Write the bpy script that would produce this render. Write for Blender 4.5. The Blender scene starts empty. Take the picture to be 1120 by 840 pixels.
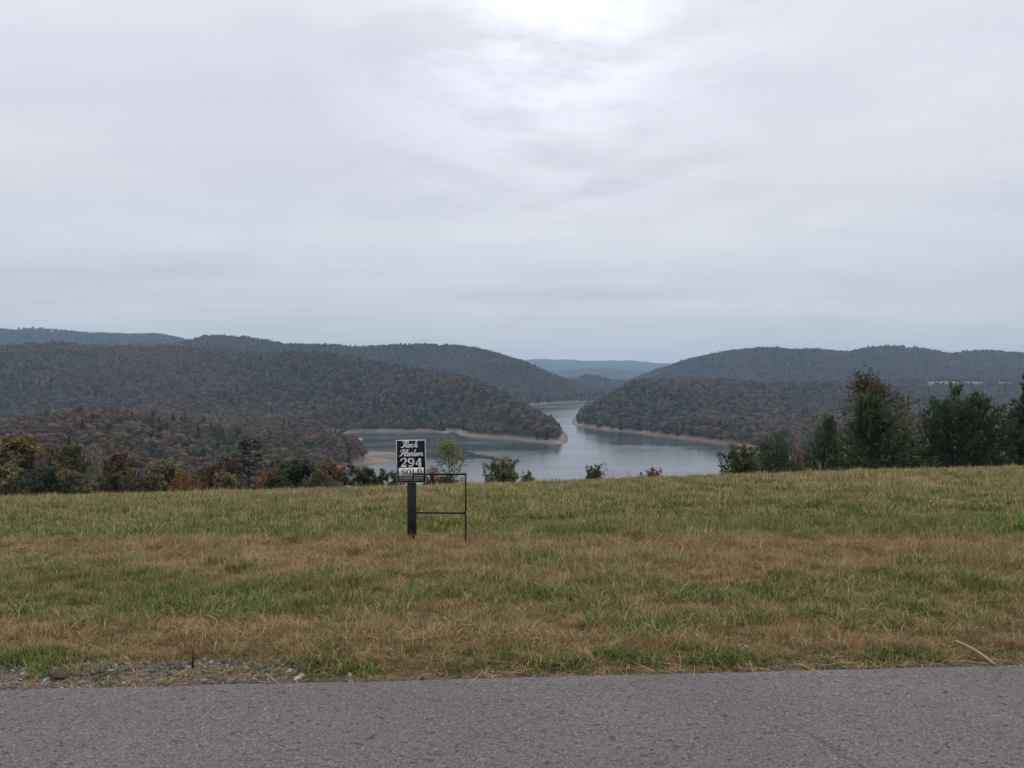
import bpy, math, random
import numpy as np
from mathutils import Vector

SC = bpy.context.scene
R = math.radians
# ------------------------------------------------------------------ camera
F, HY, CZ = 860.0, 403.0, 1.6            # focal length in photo pixels, horizon row, eye height
cam_d = bpy.data.cameras.new('camera')
cam_d.sensor_width = 36.0
cam_d.lens = 36.0 * F / 1120.0
cam_d.clip_start = 0.05
cam_d.clip_end = 60000.0
cam = bpy.data.objects.new('camera', cam_d)
SC.collection.objects.link(cam)
cam.location = (0, 0, CZ)
cam.rotation_euler = (R(90) - math.atan((420.0 - HY) / F), 0, 0)
SC.camera = cam

# ------------------------------------------------------------------ sky, sun, exposure
SUN_EL, SUN_AZ = R(42), R(10)            # azimuth measured from +Y towards +X
world = bpy.data.worlds.new('World'); SC.world = world
world.use_nodes = True
nt = world.node_tree; nt.nodes.clear()
def N(t, kind, **kw):
    n = t.nodes.new(kind)
    for k, v in kw.items(): setattr(n, k, v)
    return n
def L(t, a, b): t.links.new(a, b)
def math_node(t, op, a, b=None, clamp=False):
    n = N(t, 'ShaderNodeMath', operation=op); n.use_clamp = clamp
    for i, v in enumerate((a, b)):
        if v is None: continue
        if isinstance(v, (int, float)): n.inputs[i].default_value = v
        else: L(t, v, n.inputs[i])
    return n.outputs[0]
def mix_col(t, f, a, b, mode='MIX'):
    n = N(t, 'ShaderNodeMix', data_type='RGBA', blend_type=mode)
    for s, v in ((n.inputs[0], f), (n.inputs[6], a), (n.inputs[7], b)):
        if isinstance(v, (int, float)): s.default_value = v
        elif isinstance(v, (tuple, list)): s.default_value = (*v[:3], 1)
        else: L(t, v, s)
    return n.outputs[2]
def ramp(t, f, stops, interp='LINEAR'):
    n = N(t, 'ShaderNodeValToRGB'); n.color_ramp.interpolation = interp
    el = n.color_ramp.elements
    while len(el) < len(stops): el.new(0.5)
    for e, (p, c) in zip(el, stops):
        e.position = p
        e.color = (c, c, c, 1) if isinstance(c, (int, float)) else (*c, 1)
    L(t, f, n.inputs[0]); return n.outputs[0]
def noise(t, vec, scale, detail=4, rough=0.55, dist=0.0):
    n = N(t, 'ShaderNodeTexNoise')
    n.inputs['Scale'].default_value = scale; n.inputs['Detail'].default_value = detail
    n.inputs['Roughness'].default_value = rough; n.inputs['Distortion'].default_value = dist
    if vec is not None: L(t, vec, n.inputs['Vector'])
    return n.outputs['Fac']

tc = N(nt, 'ShaderNodeTexCoord')
sep = N(nt, 'ShaderNodeSeparateXYZ'); L(nt, tc.outputs['Generated'], sep.inputs[0])
dx, dy, dz = sep.outputs
up = math_node(nt, 'MAXIMUM', dz, 0.0)
den = math_node(nt, 'ADD', up, 0.10)
comb = N(nt, 'ShaderNodeCombineXYZ')
L(nt, math_node(nt, 'DIVIDE', dx, den), comb.inputs[0])
L(nt, math_node(nt, 'DIVIDE', dy, den), comb.inputs[1])
map1 = N(nt, 'ShaderNodeMapping'); L(nt, comb.outputs[0], map1.inputs[0])
map1.inputs['Location'].default_value = (3.1, 1.7, 0.0)
map1.inputs['Scale'].default_value = (0.75, 0.85, 1.0)
cl_big = noise(nt, map1.outputs[0], 0.9, 5, 0.52, 0.25)
cl_fine = noise(nt, map1.outputs[0], 2.6, 6, 0.55, 0.3)
map2 = N(nt, 'ShaderNodeMapping'); L(nt, comb.outputs[0], map2.inputs[0])
map2.inputs['Location'].default_value = (7.3, 4.1, 0.0)
map2.inputs['Scale'].default_value = (0.22, 1.5, 1.0)
cl_band = noise(nt, map2.outputs[0], 1.0, 5, 0.5, 0.1)
base = ramp(nt, dz, [(0.0, (8.2, 7.6, 7.0)), (0.05, (6.3, 6.55, 7.05)), (0.12, (6.75, 6.95, 7.5)), (0.22, (7.6, 7.7, 8.3)),
                     (0.34, (7.8, 7.8, 8.6)), (0.45, (8.0, 8.0, 8.75)), (0.62, (11.5, 11.2, 11.4)), (1.0, (19.0, 18.3, 17.6))])
shade = math_node(nt, 'ADD', math_node(nt, 'MULTIPLY', cl_big, 0.46), math_node(nt, 'MULTIPLY', cl_fine, 0.20))
shade = math_node(nt, 'ADD', shade, math_node(nt, 'MULTIPLY', cl_band, 0.34))
tone = ramp(nt, shade, [(0.38, (0.885, 0.893, 0.912)), (0.50, (0.985, 0.985, 0.988)), (0.62, (1.07, 1.065, 1.06))])
cloud = mix_col(nt, 1.0, base, tone, 'MULTIPLY')
# thin spot in the deck, where the sun sits behind the cloud
bd = Vector((0.055, 1.0, 0.49)).normalized()
dot = N(nt, 'ShaderNodeVectorMath', operation='DOT_PRODUCT')
L(nt, tc.outputs['Generated'], dot.inputs[0]); dot.inputs[1].default_value = bd
thin = ramp(nt, dot.outputs['Value'], [(0.950, 0.0), (0.986, 0.28), (0.9985, 0.9)])
thin = math_node(nt, 'MULTIPLY', thin, ramp(nt, cl_fine, [(0.42, 0.05), (0.56, 1.0)]))
cloud = mix_col(nt, thin, cloud, (11.2, 11.6, 12.6))
sky = N(nt, 'ShaderNodeTexSky', sky_type='NISHITA')
sky.sun_disc = False; sky.sun_elevation = SUN_EL; sky.sun_rotation = SUN_AZ
mixed = mix_col(nt, 0.93, sky.outputs[0], cloud)
bg = N(nt, 'ShaderNodeBackground'); bg.inputs['Strength'].default_value = 0.1
L(nt, mixed, bg.inputs['Color'])
wo = N(nt, 'ShaderNodeOutputWorld'); L(nt, bg.outputs[0], wo.inputs['Surface'])

sun_d = bpy.data.lights.new('sun', 'SUN')
sun_d.energy = 1.3; sun_d.angle = R(35); sun_d.color = (1.0, 0.96, 0.90)
sun = bpy.data.objects.new('sun', sun_d); SC.collection.objects.link(sun)
sun.location = (0, 0, 200)
sdir = Vector((math.sin(SUN_AZ) * math.cos(SUN_EL), math.cos(SUN_AZ) * math.cos(SUN_EL), math.sin(SUN_EL)))
sun.rotation_euler = sdir.to_track_quat('Z', 'Y').to_euler()

SC.view_settings.view_transform = 'Standard'
SC.view_settings.look = 'None'
SC.view_settings.exposure = 0.0
SC.view_settings.gamma = 1.0
SC.view_settings.use_curve_mapping = False
SC.cycles.max_bounces = 6
SC.cycles.diffuse_bounces = 3
SC.cycles.glossy_bounces = 2
SC.cycles.transmission_bounces = 2
SC.cycles.volume_bounces = 0
SC.cycles.transparent_max_bounces = 8

# ------------------------------------------------------------------ helpers
def at(px, py, Y):                       # the world point that lies at photo pixel (px,py) at depth Y
    return Vector(((px - 560.0) / F * Y, Y, CZ - (py - HY) / F * Y))

def tag(o, label=None, cat=None, group=None, kind=None):
    if label: o['label'] = label
    if cat: o['category'] = cat
    if group: o['group'] = group
    if kind: o['kind'] = kind
    return o

def empty(name, loc, rz=0.0):
    o = bpy.data.objects.new(name, None); SC.collection.objects.link(o)
    o.location = loc; o.rotation_euler = (0, 0, rz); o.empty_display_size = 0.2
    return o

def np_mesh(name, v, faces, mats=(), midx=None, smooth=False):
    """faces: list of int arrays (n,3)/(n,4)"""
    me = bpy.data.meshes.new(name)
    v = np.asarray(v, np.float32)
    faces = [np.asarray(f, np.int32) for f in faces if len(f)]
    loops = np.concatenate([f.ravel() for f in faces])
    tot = np.concatenate([np.full(len(f), f.shape[1], np.int32) for f in faces])
    st = np.concatenate([[0], np.cumsum(tot)[:-1]]).astype(np.int32)
    me.vertices.add(len(v)); me.vertices.foreach_set('co', v.ravel())
    me.loops.add(len(loops)); me.loops.foreach_set('vertex_index', loops)
    me.polygons.add(len(tot)); me.polygons.foreach_set('loop_start', st)
    if midx is not None: me.polygons.foreach_set('material_index', np.asarray(midx, np.int32))
    if smooth: me.polygons.foreach_set('use_smooth', np.ones(len(tot), bool))
    for m in mats: me.materials.append(m)
    me.update(calc_edges=True); me.validate()
    return me

def link(name, me, parent=None, loc=None):
    o = bpy.data.objects.new(name, me); SC.collection.objects.link(o)
    if parent is not None: o.parent = parent
    if loc is not None: o.location = loc
    return o

class MB:                                # collects quads and triangles
    def __init__(s): s.v = []; s.q = []; s.t = []; s.n = 0
    def add(s, v, q=None, t=None):
        v = np.asarray(v, float)
        if q is not None and len(q): s.q.append(np.asarray(q, int) + s.n)
        if t is not None and len(t): s.t.append(np.asarray(t, int) + s.n)
        s.v.append(v); s.n += len(v); return s
    def box(s, c, d, rz=0.0, taper=1.0, bevel=0.0):
        hx, hy, hz = d[0] / 2, d[1] / 2, d[2] / 2
        b = min(bevel, hx * .9, hy * .9)
        def ring(sx, sy):
            return [(-sx + b, -sy), (sx - b, -sy), (sx, -sy + b), (sx, sy - b), (sx - b, sy), (-sx + b, sy), (-sx, sy - b), (-sx, -sy + b)]
        if b > 0:
            lo, hi = ring(hx, hy), ring(hx * taper, hy * taper); k = 8
        else:
            lo = [(-hx, -hy), (hx, -hy), (hx, hy), (-hx, hy)]
            hi = [(x * taper, y * taper) for x, y in lo]; k = 4
        v = np.array([(x, y, -hz) for x, y in lo] + [(x, y, hz) for x, y in hi])
        ca, sa = math.cos(rz), math.sin(rz)
        v = np.stack([v[:, 0] * ca - v[:, 1] * sa, v[:, 0] * sa + v[:, 1] * ca, v[:, 2]], 1) + np.array(c)
        q = [(i, (i + 1) % k, k + (i + 1) % k, k + i) for i in range(k)]
        t = []
        if k == 4: q += [(3, 2, 1, 0), (4, 5, 6, 7)]
        else:
            t += [(0, i + 1, i) for i in range(1, 7)] + [(8, 8 + i, 9 + i) for i in range(1, 7)]
        return s.add(v, q, t)
    def tube(s, path, rad, sides=6, cap=True):
        path = np.asarray(path, float); n = len(path)
        rad = np.broadcast_to(np.asarray(rad, float), (n,))
        d = np.gradient(path, axis=0); d /= np.linalg.norm(d, axis=1)[:, None] + 1e-9
        ref = np.where(np.abs(d[:, 2:3]) > 0.9, [[1., 0, 0]], [[0, 0, 1.]])
        u = np.cross(d, ref); u /= np.linalg.norm(u, axis=1)[:, None] + 1e-9
        w = np.cross(d, u)
        a = np.linspace(0, 2 * np.pi, sides, endpoint=False)
        v = path[:, None] + rad[:, None, None] * (np.cos(a)[None, :, None] * u[:, None] + np.sin(a)[None, :, None] * w[:, None])
        i = np.arange(n - 1)[:, None] * sides; j = np.arange(sides)[None]; j2 = (j + 1) % sides
        q = np.stack([i + j, i + j2, i + sides + j2, i + sides + j], -1).reshape(-1, 4)
        t = []
        if cap:
            t = [(0, k + 1, k) for k in range(1, sides - 1)] + [((n - 1) * sides, (n - 1) * sides + k, (n - 1) * sides + k + 1) for k in range(1, sides - 1)]
        return s.add(v.reshape(-1, 3), q, t)
    def cards(s, c, u, w):               # one quad per centre c with half axes u and w
        n = len(c)
        v = np.stack([c - u - w, c + u - w, c + u + w, c - u + w], 1).reshape(-1, 3)
        return s.add(v, np.arange(4 * n).reshape(n, 4))
    def mesh(s, name, mats=(), smooth=False):
        fs = []
        if s.q: fs.append(np.concatenate(s.q))
        if s.t: fs.append(np.concatenate(s.t))
        return np_mesh(name, np.concatenate(s.v), fs, mats, None, smooth)
    def nfaces(s): return sum(map(len, s.q)) + sum(map(len, s.t))

def unit(rng, n):
    v = rng.normal(size=(n, 3)); return v / np.linalg.norm(v, axis=1)[:, None]

def _hash(ix, iy, seed):
    h = (ix.astype(np.int64) * 374761393 + iy.astype(np.int64) * 668265263 + seed * 144665) & 0x7fffffff
    h = ((h ^ (h >> 13)) * 1274126177) & 0x7fffffff
    return ((h ^ (h >> 16)) & 0xffff) / 65535.0
def vnoise(x, y, seed=0):
    x = np.asarray(x, float); y = np.asarray(y, float)
    ix, iy = np.floor(x), np.floor(y); fx, fy = x - ix, y - iy
    fx = fx * fx * (3 - 2 * fx); fy = fy * fy * (3 - 2 * fy)
    a, b = _hash(ix, iy, seed), _hash(ix + 1, iy, seed)
    c, d = _hash(ix, iy + 1, seed), _hash(ix + 1, iy + 1, seed)
    return (a + (b - a) * fx) * (1 - fy) + (c + (d - c) * fx) * fy
def fbm(x, y, octv=4, seed=0):
    s, a, t = 0.0, 1.0, 0.0
    for o in range(octv):
        s = s + a * vnoise(np.asarray(x) * 2 ** o + 13.7 * o, np.asarray(y) * 2 ** o + 7.1 * o, seed + o); t += a; a *= 0.5
    return s / t - 0.5
def sstep(a, b, x):
    t = np.clip((np.asarray(x, float) - a) / (b - a), 0, 1); return t * t * (3 - 2 * t)
def smin(a, b, k):
    h = np.clip(0.5 + 0.5 * (b - a) / k, 0, 1); return b * (1 - h) + a * h - k * h * (1 - h)
def smax(a, b, k): return -smin(-a, -b, k)

# ------------------------------------------------------------------ materials
def new_mat(name, rough=0.8, spec=0.3):
    m = bpy.data.materials.new(name); m.use_nodes = True
    t = m.node_tree; b = t.nodes['Principled BSDF']
    b.inputs['Roughness'].default_value = rough
    b.inputs['Specular IOR Level'].default_value = spec
    return m, t, b
def bump(t, b, h, strength, dist=0.02):
    n = N(t, 'ShaderNodeBump'); n.inputs['Strength'].default_value = strength; n.inputs['Distance'].default_value = dist
    L(t, h, n.inputs['Height']); L(t, n.outputs[0], b.inputs['Normal'])
def obj_co(t): return N(t, 'ShaderNodeTexCoord').outputs['Object']
def plain(name, col, rough=0.7, var=0.25, scale=8.0, spec=0.3, metal=0.0, bmp=0.0):
    m, t, b = new_mat(name, rough, spec); b.inputs['Metallic'].default_value = metal
    f = noise(t, obj_co(t), scale, 5)
    L(t, mix_col(t, f, tuple(c * (1 - var) for c in col), tuple(c * (1 + var) for c in col)), b.inputs['Base Color'])
    if bmp: bump(t, b, f, bmp)
    return m
def foliage(name, ca, cb, cscale=0.5, spread=0.45, trans=0.25, hue=0.06, vary=0.25, zmix=None):
    """leaf material: two leaf colours in clumps, every leaf and every plant a little different"""
    m, t, b = new_mat(name, 0.75, 0.15)
    geo = N(t, 'ShaderNodeNewGeometry'); oi = N(t, 'ShaderNodeObjectInfo')
    add = N(t, 'ShaderNodeVectorMath', operation='ADD'); L(t, obj_co(t), add.inputs[0])
    cmb = N(t, 'ShaderNodeCombineXYZ'); L(t, math_node(t, 'MULTIPLY', oi.outputs['Random'], 90.0), cmb.inputs[0]); L(t, cmb.outputs[0], add.inputs[1])
    f = noise(t, add.outputs[0], cscale, 3)
    if zmix:
        sz_ = N(t, 'ShaderNodeSeparateXYZ'); L(t, obj_co(t), sz_.inputs[0])
        f = math_node(t, 'ADD', f, math_node(t, 'MULTIPLY', math_node(t, 'SUBTRACT', sz_.outputs[2], zmix[0]), zmix[1]))
    col = mix_col(t, ramp(t, f, [(0.38, 0.0), (0.62, 1.0)]), ca, cb)
    k = math_node(t, 'ADD', math_node(t, 'MULTIPLY', geo.outputs['Random Per Island'], 2 * spread), 1 - spread)
    k2 = math_node(t, 'ADD', math_node(t, 'MULTIPLY', oi.outputs['Random'], 2 * vary), 1 - vary)
    hs = N(t, 'ShaderNodeHueSaturation')
    rnd2 = N(t, 'ShaderNodeTexWhiteNoise', noise_dimensions='1D'); L(t, oi.outputs['Random'], rnd2.inputs['W'])
    L(t, math_node(t, 'ADD', math_node(t, 'MULTIPLY', rnd2.outputs['Value'], hue), 0.5 - hue / 2), hs.inputs['Hue'])
    L(t, math_node(t, 'MULTIPLY', k, k2), hs.inputs['Value']); L(t, col, hs.inputs['Color'])
    L(t, hs.outputs[0], b.inputs['Base Color'])
    if trans:
        tr = N(t, 'ShaderNodeBsdfTranslucent'); L(t, hs.outputs[0], tr.inputs['Color'])
        mx = N(t, 'ShaderNodeMixShader'); mx.inputs[0].default_value = trans
        L(t, b.outputs[0], mx.inputs[1]); L(t, tr.outputs[0], mx.inputs[2])
        L(t, mx.outputs[0], t.nodes['Material Output'].inputs['Surface'])
    return m

M = {}
M['bark'] = plain('bark', (0.10, 0.085, 0.07), 0.9, 0.4, 6, bmp=0.6)
M['pale_bark'] = plain('pale_bark', (0.30, 0.28, 0.25), 0.9, 0.35, 5, bmp=0.4)
M['dark_bark'] = plain('dark_bark', (0.05, 0.042, 0.035), 0.9, 0.4, 6, bmp=0.6)
M['cedar'] = foliage('cedar_needles', (0.052, 0.084, 0.042), (0.080, 0.112, 0.052), 0.8, 0.40, 0.2, 0.02)
M['pine'] = foliage('pine_needles', (0.030, 0.045, 0.026), (0.045, 0.06, 0.03), 0.8, 0.35, 0.10, 0.02)
M['green'] = foliage('green_leaves', (0.070, 0.085, 0.034), (0.11, 0.115, 0.046), 0.7, 0.45)
M['dark'] = foliage('dark_green_leaves', (0.044, 0.058, 0.030), (0.068, 0.078, 0.036), 0.7, 0.4)
M['olive'] = foliage('olive_leaves', (0.105, 0.10, 0.045), (0.145, 0.122, 0.055), 0.6, 0.45, 0.25, 0.02)
M['autumn'] = foliage('half_turned_leaves', (0.075, 0.07, 0.036), (0.165, 0.105, 0.045), 0.6, 0.45, 0.25, 0.0, 0.25, (6.6, 0.09))
M['rust'] = foliage('rust_leaves', (0.155, 0.092, 0.052), (0.115, 0.082, 0.045), 0.6, 0.45, 0.25, 0.03)
M['orange'] = foliage('orange_leaves', (0.27, 0.120, 0.048), (0.15, 0.085, 0.04), 0.8, 0.4, 0.25, 0.0)
M['red'] = foliage('red_leaves', (0.17, 0.035, 0.035), (0.11, 0.035, 0.03), 1.2, 0.4)
M['pale'] = foliage('pale_green_leaves', (0.13, 0.15, 0.07), (0.19, 0.19, 0.09), 0.8, 0.35, 0.35)
M['thin'] = foliage('thin_olive_leaves', (0.085, 0.088, 0.045), (0.115, 0.10, 0.055), 0.6, 0.35, 0.3, 0.0)
M['bushy'] = foliage('bush_leaves', (0.085, 0.10, 0.045), (0.13, 0.135, 0.065), 1.0, 0.4, 0.3, 0.0)
M['twig'] = plain('twigs', (0.15, 0.125, 0.11), 0.9, 0.3, 4)

# ------------------------------------------------------------------ terrain
LAKE = -85.0
H = CZ - LAKE
def on_lake(px, py):
    Y = H * F / (py - HY); return ((px - 560.0) / F * Y, Y)
lake_px = [(308,475),(345,473.5),(360,472),(375,474.5),(395,473),(440,473),(470,472.5),(488,474.5),(496,472),(504,477),(530,479.5),(560,481.5),
  (600,485.5),(615,486.5),(621.5,483.5),(621,476),(612,467),(600,460),(585,454.5),(560,449.5),(535,446.5),(545,444.8),(570,444.3),(580,443.4),(600,441.6),
  (625,440.2),(650,439.4),(700,438.4),(700,441),(660,444.2),(641,448),(631,453),(626,459),(625,464),(630,466.5),(645,468.3),(662,471),(690,473),(720,477.5),
  (750,481),(780,485),(805,487.5),(818,489.5),(822,491.5),(804,493),(812,495),(840,497),(870,506),(910,516),(960,524),(1010,533),(1010,548),(900,553),(800,562),
  (600,575),(450,575),(405,560),(388,540),(378,525),(370,517),(392,509.5),(420,507.5),(438,505.2),(424,502.4),(400,501),(402,499.6),(436,499),(470,499.9),
  (520,500.8),(548,503.6),(567,506),(548,501.8),(520,498.3),(500,496.8),(470,497.5),(436,495.9),(404,495),(396,491.5),(386,488),(372,485.5),(345,483),(320,480.5)]
LAKEP = np.array([on_lake(*p) for p in lake_px])
def lake_dist(x, y):                     # metres to the shore, positive on land
    x = np.asarray(x, float).ravel(); y = np.asarray(y, float).ravel()
    d2 = np.full(x.shape, 1e18); ins = np.zeros(x.shape, bool)
    n = len(LAKEP)
    for i in range(n):
        ax, ay = LAKEP[i]; bx, by = LAKEP[(i + 1) % n]
        ex, ey = bx - ax, by - ay
        tt = np.clip(((x - ax) * ex + (y - ay) * ey) / (ex * ex + ey * ey), 0, 1)
        d2 = np.minimum(d2, (x - ax - tt * ex) ** 2 + (y - ay - tt * ey) ** 2)
        c = ((ay > y) != (by > y))
        if abs(ey) > 1e-9: ins ^= c & (x < ex * (y - ay) / ey + ax)
    d = np.sqrt(d2); return np.where(ins, -d, d)

TREE = 11.0
def ridge(pts, m, c, tree=TREE): return ([(at(px, py, Y)[0], Y, at(px, py, Y)[2] - tree) for px, py, Y in pts], m, c)
RIDGES = [
  ridge([(-420,372,1750),(-150,378,1750),(0,377,1800),(60,371,1800),(137,376,1780),(215,379,1750),(280,383,1700),(340,388,1620),(400,395,1500),(440,401,1400),
         (480,411,1290),(520,425,1180),(560,440,1080),(590,448,1030),(612,462,965)], 0.25, 22),                         # long left hill
  ridge([(-300,452,560),(-60,450,600),(60,447,610),(130,449,630),(190,457,650),(230,464,665),(280,471,680),(330,478,690),(370,483,700)], 0.20, 12),  # wooded slope by the cove
  ridge([(634,447,1080),(645,440,1150),(665,430,1250),(690,420,1350),(720,414,1480),(780,412,1560),(850,414,1600),(920,418,1620),(1000,424,1640),(1120,427,1660),(1500,424,1700)], 0.24, 25),
  ridge([(985,418,2120),(1020,417,2100),(1080,417.5,2090),(1120,418,2090),(1300,418,2100)], 0.09, 6, 0),
  ridge([(690,423,2650),(720,411,2700),(745,400,2750),(770,389,2800),(795,383,2800),(850,379.5,2800),(890,381,2800),(922,385,2800),(950,383.5,2800),(985,381.5,2800),
         (1022,384.5,2800),(1080,383.5,2800),(1120,385.5,2800),(1250,383,2800),(1500,386,2800)], 0.30, 40),
  ridge([(100,382,2700),(180,373,2650),(225,367,2650),(280,370,2620),(320,375.5,2600),(350,377,2600),(390,377,2600),(420,374.5,2600),(470,373.5,2600),(512,376.5,2550),
         (545,385,2450),(580,399.5,2320),(602,411,2230),(622,424,2140),(640,436,2060)], 0.42, 25),
  ridge([(-450,360,4000),(-150,355,4000),(0,357.5,4000),(40,357.5,4000),(80,361.5,4000),(120,363.8,4000),(160,364.3,4000),(195,369.5,3950),(240,374,3900),(330,385,3800)], 0.32, 50),
  ridge([(590,428,3250),(610,421,3300),(625,415.5,3300),(640,410.5,3300),(655,412.5,3300),(680,420,3300),(705,426,3300)], 0.30, 25),
  ridge([(440,402,5600),(560,403,5600),(600,404.5,5600),(640,402,5600),(680,404.5,5600),(720,405,5600),(800,404,5600)], 0.12, 60, 5),
  ridge([(350,396,9000),(500,393.5,9000),(560,393,9000),(600,392.6,9000),(640,394,9000),(685,394,9000),(720,396,9000),(760,398,9000),(850,397,9000)], 0.10, 60, 5),
  ridge([(-900,385,7000),(-500,380,7000)], 0.1, 60, 5), ridge([(1600,385,6000),(2000,390,6000)], 0.1, 60, 5),
]
def crest_slope(t):                      # slope of the line of sight over the brow of the field
    px = t * F + 560
    return (np.interp(px, [-300, 0, 150, 370, 480, 560, 700, 830, 1000, 1120, 1400], [554, 547, 543.5, 537, 533.5, 531.5, 526, 521.5, 516.5, 513, 507]) - HY) / F
def field_z(x, y):
    yy = np.maximum(y, 1.0)
    t = np.clip(x / np.maximum(yy, 3.0), -1.2, 1.2)
    s1 = 0.0368 + (crest_slope(t) - 0.137) / 0.84
    k = 0.0024
    u = np.maximum(yy - 4.0, 0)
    uc = (0.21 - s1) / (2 * k)
    z = np.where(u < uc, -(s1 * u + k * u * u), -(s1 * uc + k * uc * uc) - 0.21 * (u - uc))
    return z
def land_h(x, y):
    x = np.asarray(x, float); y = np.asarray(y, float); sh = x.shape
    x = x.ravel(); y = y.ravel()
    h = np.full(x.shape, -72.0); d_l = lake_dist(x, y)
    for pts, m, c in RIDGES:
        best = np.full(x.shape, 1e18); zc = np.zeros(x.shape)
        for (ax, ay, az), (bx, by, bz) in zip(pts[:-1], pts[1:]):
            ex, ey = bx - ax, by - ay
            tt = np.clip(((x - ax) * ex + (y - ay) * ey) / (ex * ex + ey * ey), 0, 1)
            d2 = (x - ax - tt * ex) ** 2 + (y - ay - tt * ey) ** 2
            w = d2 < best; best = np.where(w, d2, best); zc = np.where(w, az + tt * (bz - az), zc)
        d = np.sqrt(best)
        d = d * (1 + 0.55 * fbm(x / 260, y / 260, 3, 5) * sstep(60, 300, d))
        h = smax(h, zc - (np.sqrt((m * d) ** 2 + c * c) - c), 6.0)
    d = d_l
    flats_reflection = (x / np.maximum(y, 1) * F > -165) & (x / np.maximum(y, 1) * F < 25) & (y > 690) & (y < 850)  # mud flats and the low strip shaped for a dark water reflection
    dn = d + np.where(flats_reflection, 0.0, 12.0) * fbm(x / 45, y / 45, 3, 11) * sstep(3, 30, np.abs(d))
    dn = np.where(flats_reflection & (d > 0), d * np.where(x / np.maximum(y, 1) * F > -105, 1.9, 0.8), dn)
    fl = field_z(x, y)
    rad = np.hypot(x, y)
    home = np.where(rad < 60, fl, np.minimum(fl, -3.0))
    quiet = 1 - sstep(950, 1000, x / np.maximum(y, 1) * F + 560) * sstep(1700, 1850, y) * (1 - sstep(2150, 2300, y))
    h = smax(h + quiet * 26 * (np.abs(fbm(x / 330, y / 330, 3, 23)) * 2.2 - 0.35) * sstep(80, 260, d_l) + quiet * 7 * fbm(x / 140, y / 140, 4, 21) * sstep(250, 600, rad), home, 5.0) * sstep(60, 130, rad) + fl * (1 - sstep(60, 130, rad))
    bank = LAKE + np.where(dn < 0, 0.22 * dn, np.where(dn < 8, 0.15 * dn, 1.2 + 0.36 * np.minimum(dn - 8, 16) + 0.55 * np.maximum(dn - 24, 0)))
    bank = np.maximum(bank, LAKE - 14)
    far = sstep(120, 200, rad)
    z = np.where(far > 0, smin(h, bank, 2.0) * far + h * (1 - far), h)
    return z.reshape(sh)

# road: its far edge runs almost square to the view, a little oblique
RA = 0.062
def road_edge(x): return 4.03 + RA * x + 0.035 * fbm(np.asarray(x, float) * 1.7, np.zeros_like(np.asarray(x, float)) + 3.3, 4, 31)
def ground_h(x, y):
    z = land_h(x, y)
    r = np.hypot(x, y)
    near = r < 60
    e = y - road_edge(x)
    micro = (0.055 * fbm(x * 0.9, y * 0.9, 4, 41) + 0.03 * fbm(x * 5, y * 5, 3, 43)) * sstep(0.0, 0.35, e) * (1 - sstep(30, 60, r))
    z = np.where(near, z + micro + 0.02 * sstep(0.0, 0.25, e) * np.exp(-np.maximum(e - 0.25, 0) / 0.4), z)
    onroad = (e < 0.0)
    z = np.where(onroad & (e > -7.5), np.minimum(z, 0.0) - 0.05 * sstep(0, 0.06, -e), z)
    return z

AZ_F = np.arctan((np.arange(-260, 1381, 1.7) - 560.0) / F)
AZ_B = np.linspace(AZ_F[-1], AZ_F[0] + 2 * np.pi, 70)[1:-1]
AZ = np.concatenate([AZ_F, AZ_B])
def geo(a, b, n): return np.geomspace(a, b, n, endpoint=False)
RR = np.concatenate([geo(0.6, 3.6, 12), geo(3.6, 6, 60), geo(6, 45, 110), geo(45, 420, 90), geo(420, 1250, 190), geo(1250, 3000, 130), geo(3000, 11000, 80), [11000.0]])
AA, RG = np.meshgrid(AZ, RR)             # rows: radius
GX, GY = RG * np.sin(AA), RG * np.cos(AA)
GZ = ground_h(GX, GY)
na, nr = len(AZ), len(RR)
gi = np.arange(nr - 1)[:, None] * na; gj = np.arange(na)[None]; gj2 = (gj + 1) % na
gq = np.stack([gi + gj, gi + gj2, gi + na + gj2, gi + na + gj], -1).reshape(-1, 4)[:, ::-1]
def meadow_mask(x, y):
    px = x / np.maximum(y, 1) * F + 560
    return sstep(1008, 1022, px) * (1 - sstep(1072, 1080, px) * sstep(1096, 1088, px)) * sstep(1920, 1935, y) * (1 - sstep(2095, 2110, y))
def gravel_mask(x, y):
    e = y - road_edge(x)
    w = 0.30 + 0.12 * fbm(x * 2.2, y * 0.5, 3, 61)
    a = (1 - sstep(w - 0.06, w + 0.12, e)) * sstep(-0.05, 0.0, e) * (1 - sstep(-1.35, -0.85, x)) * sstep(-9, -6, x)
    b = 0.5 * (1 - sstep(0.03, 0.10, e)) * sstep(-0.05, 0.0, e)
    return np.maximum(a, b) * (np.abs(y) < 30)
M_g, t, b = new_mat('ground_surface', 0.95, 0.1)
co = N(t, 'ShaderNodeNewGeometry').outputs['Position']
def attr(t, n): a = N(t, 'ShaderNodeAttribute'); a.attribute_name = n; return a.outputs['Fac']
g1 = noise(t, co, 1.3, 6, 0.6); g2 = noise(t, co, 30, 5, 0.65)
thatch = mix_col(t, ramp(t, g1, [(0.38, 0.0), (0.62, 1.0)]), (0.075, 0.075, 0.030), (0.14, 0.105, 0.06))
thatch = mix_col(t, ramp(t, g2, [(0.3, 0.0), (0.7, 1.0)]), mix_col(t, 1.0, thatch, (0.55, 0.55, 0.55), 'MULTIPLY'), thatch)
g3 = noise(t, co, 110, 4, 0.7)
dirt = mix_col(t, ramp(t, g2, [(0.3, 0.0), (0.7, 1.0)]), (0.075, 0.062, 0.048), (0.20, 0.175, 0.145))
dirt = mix_col(t, ramp(t, g3, [(0.35, 0.0), (0.65, 1.0)]), mix_col(t, 1.0, dirt, (0.5, 0.48, 0.45), 'MULTIPLY'), dirt)
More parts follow.
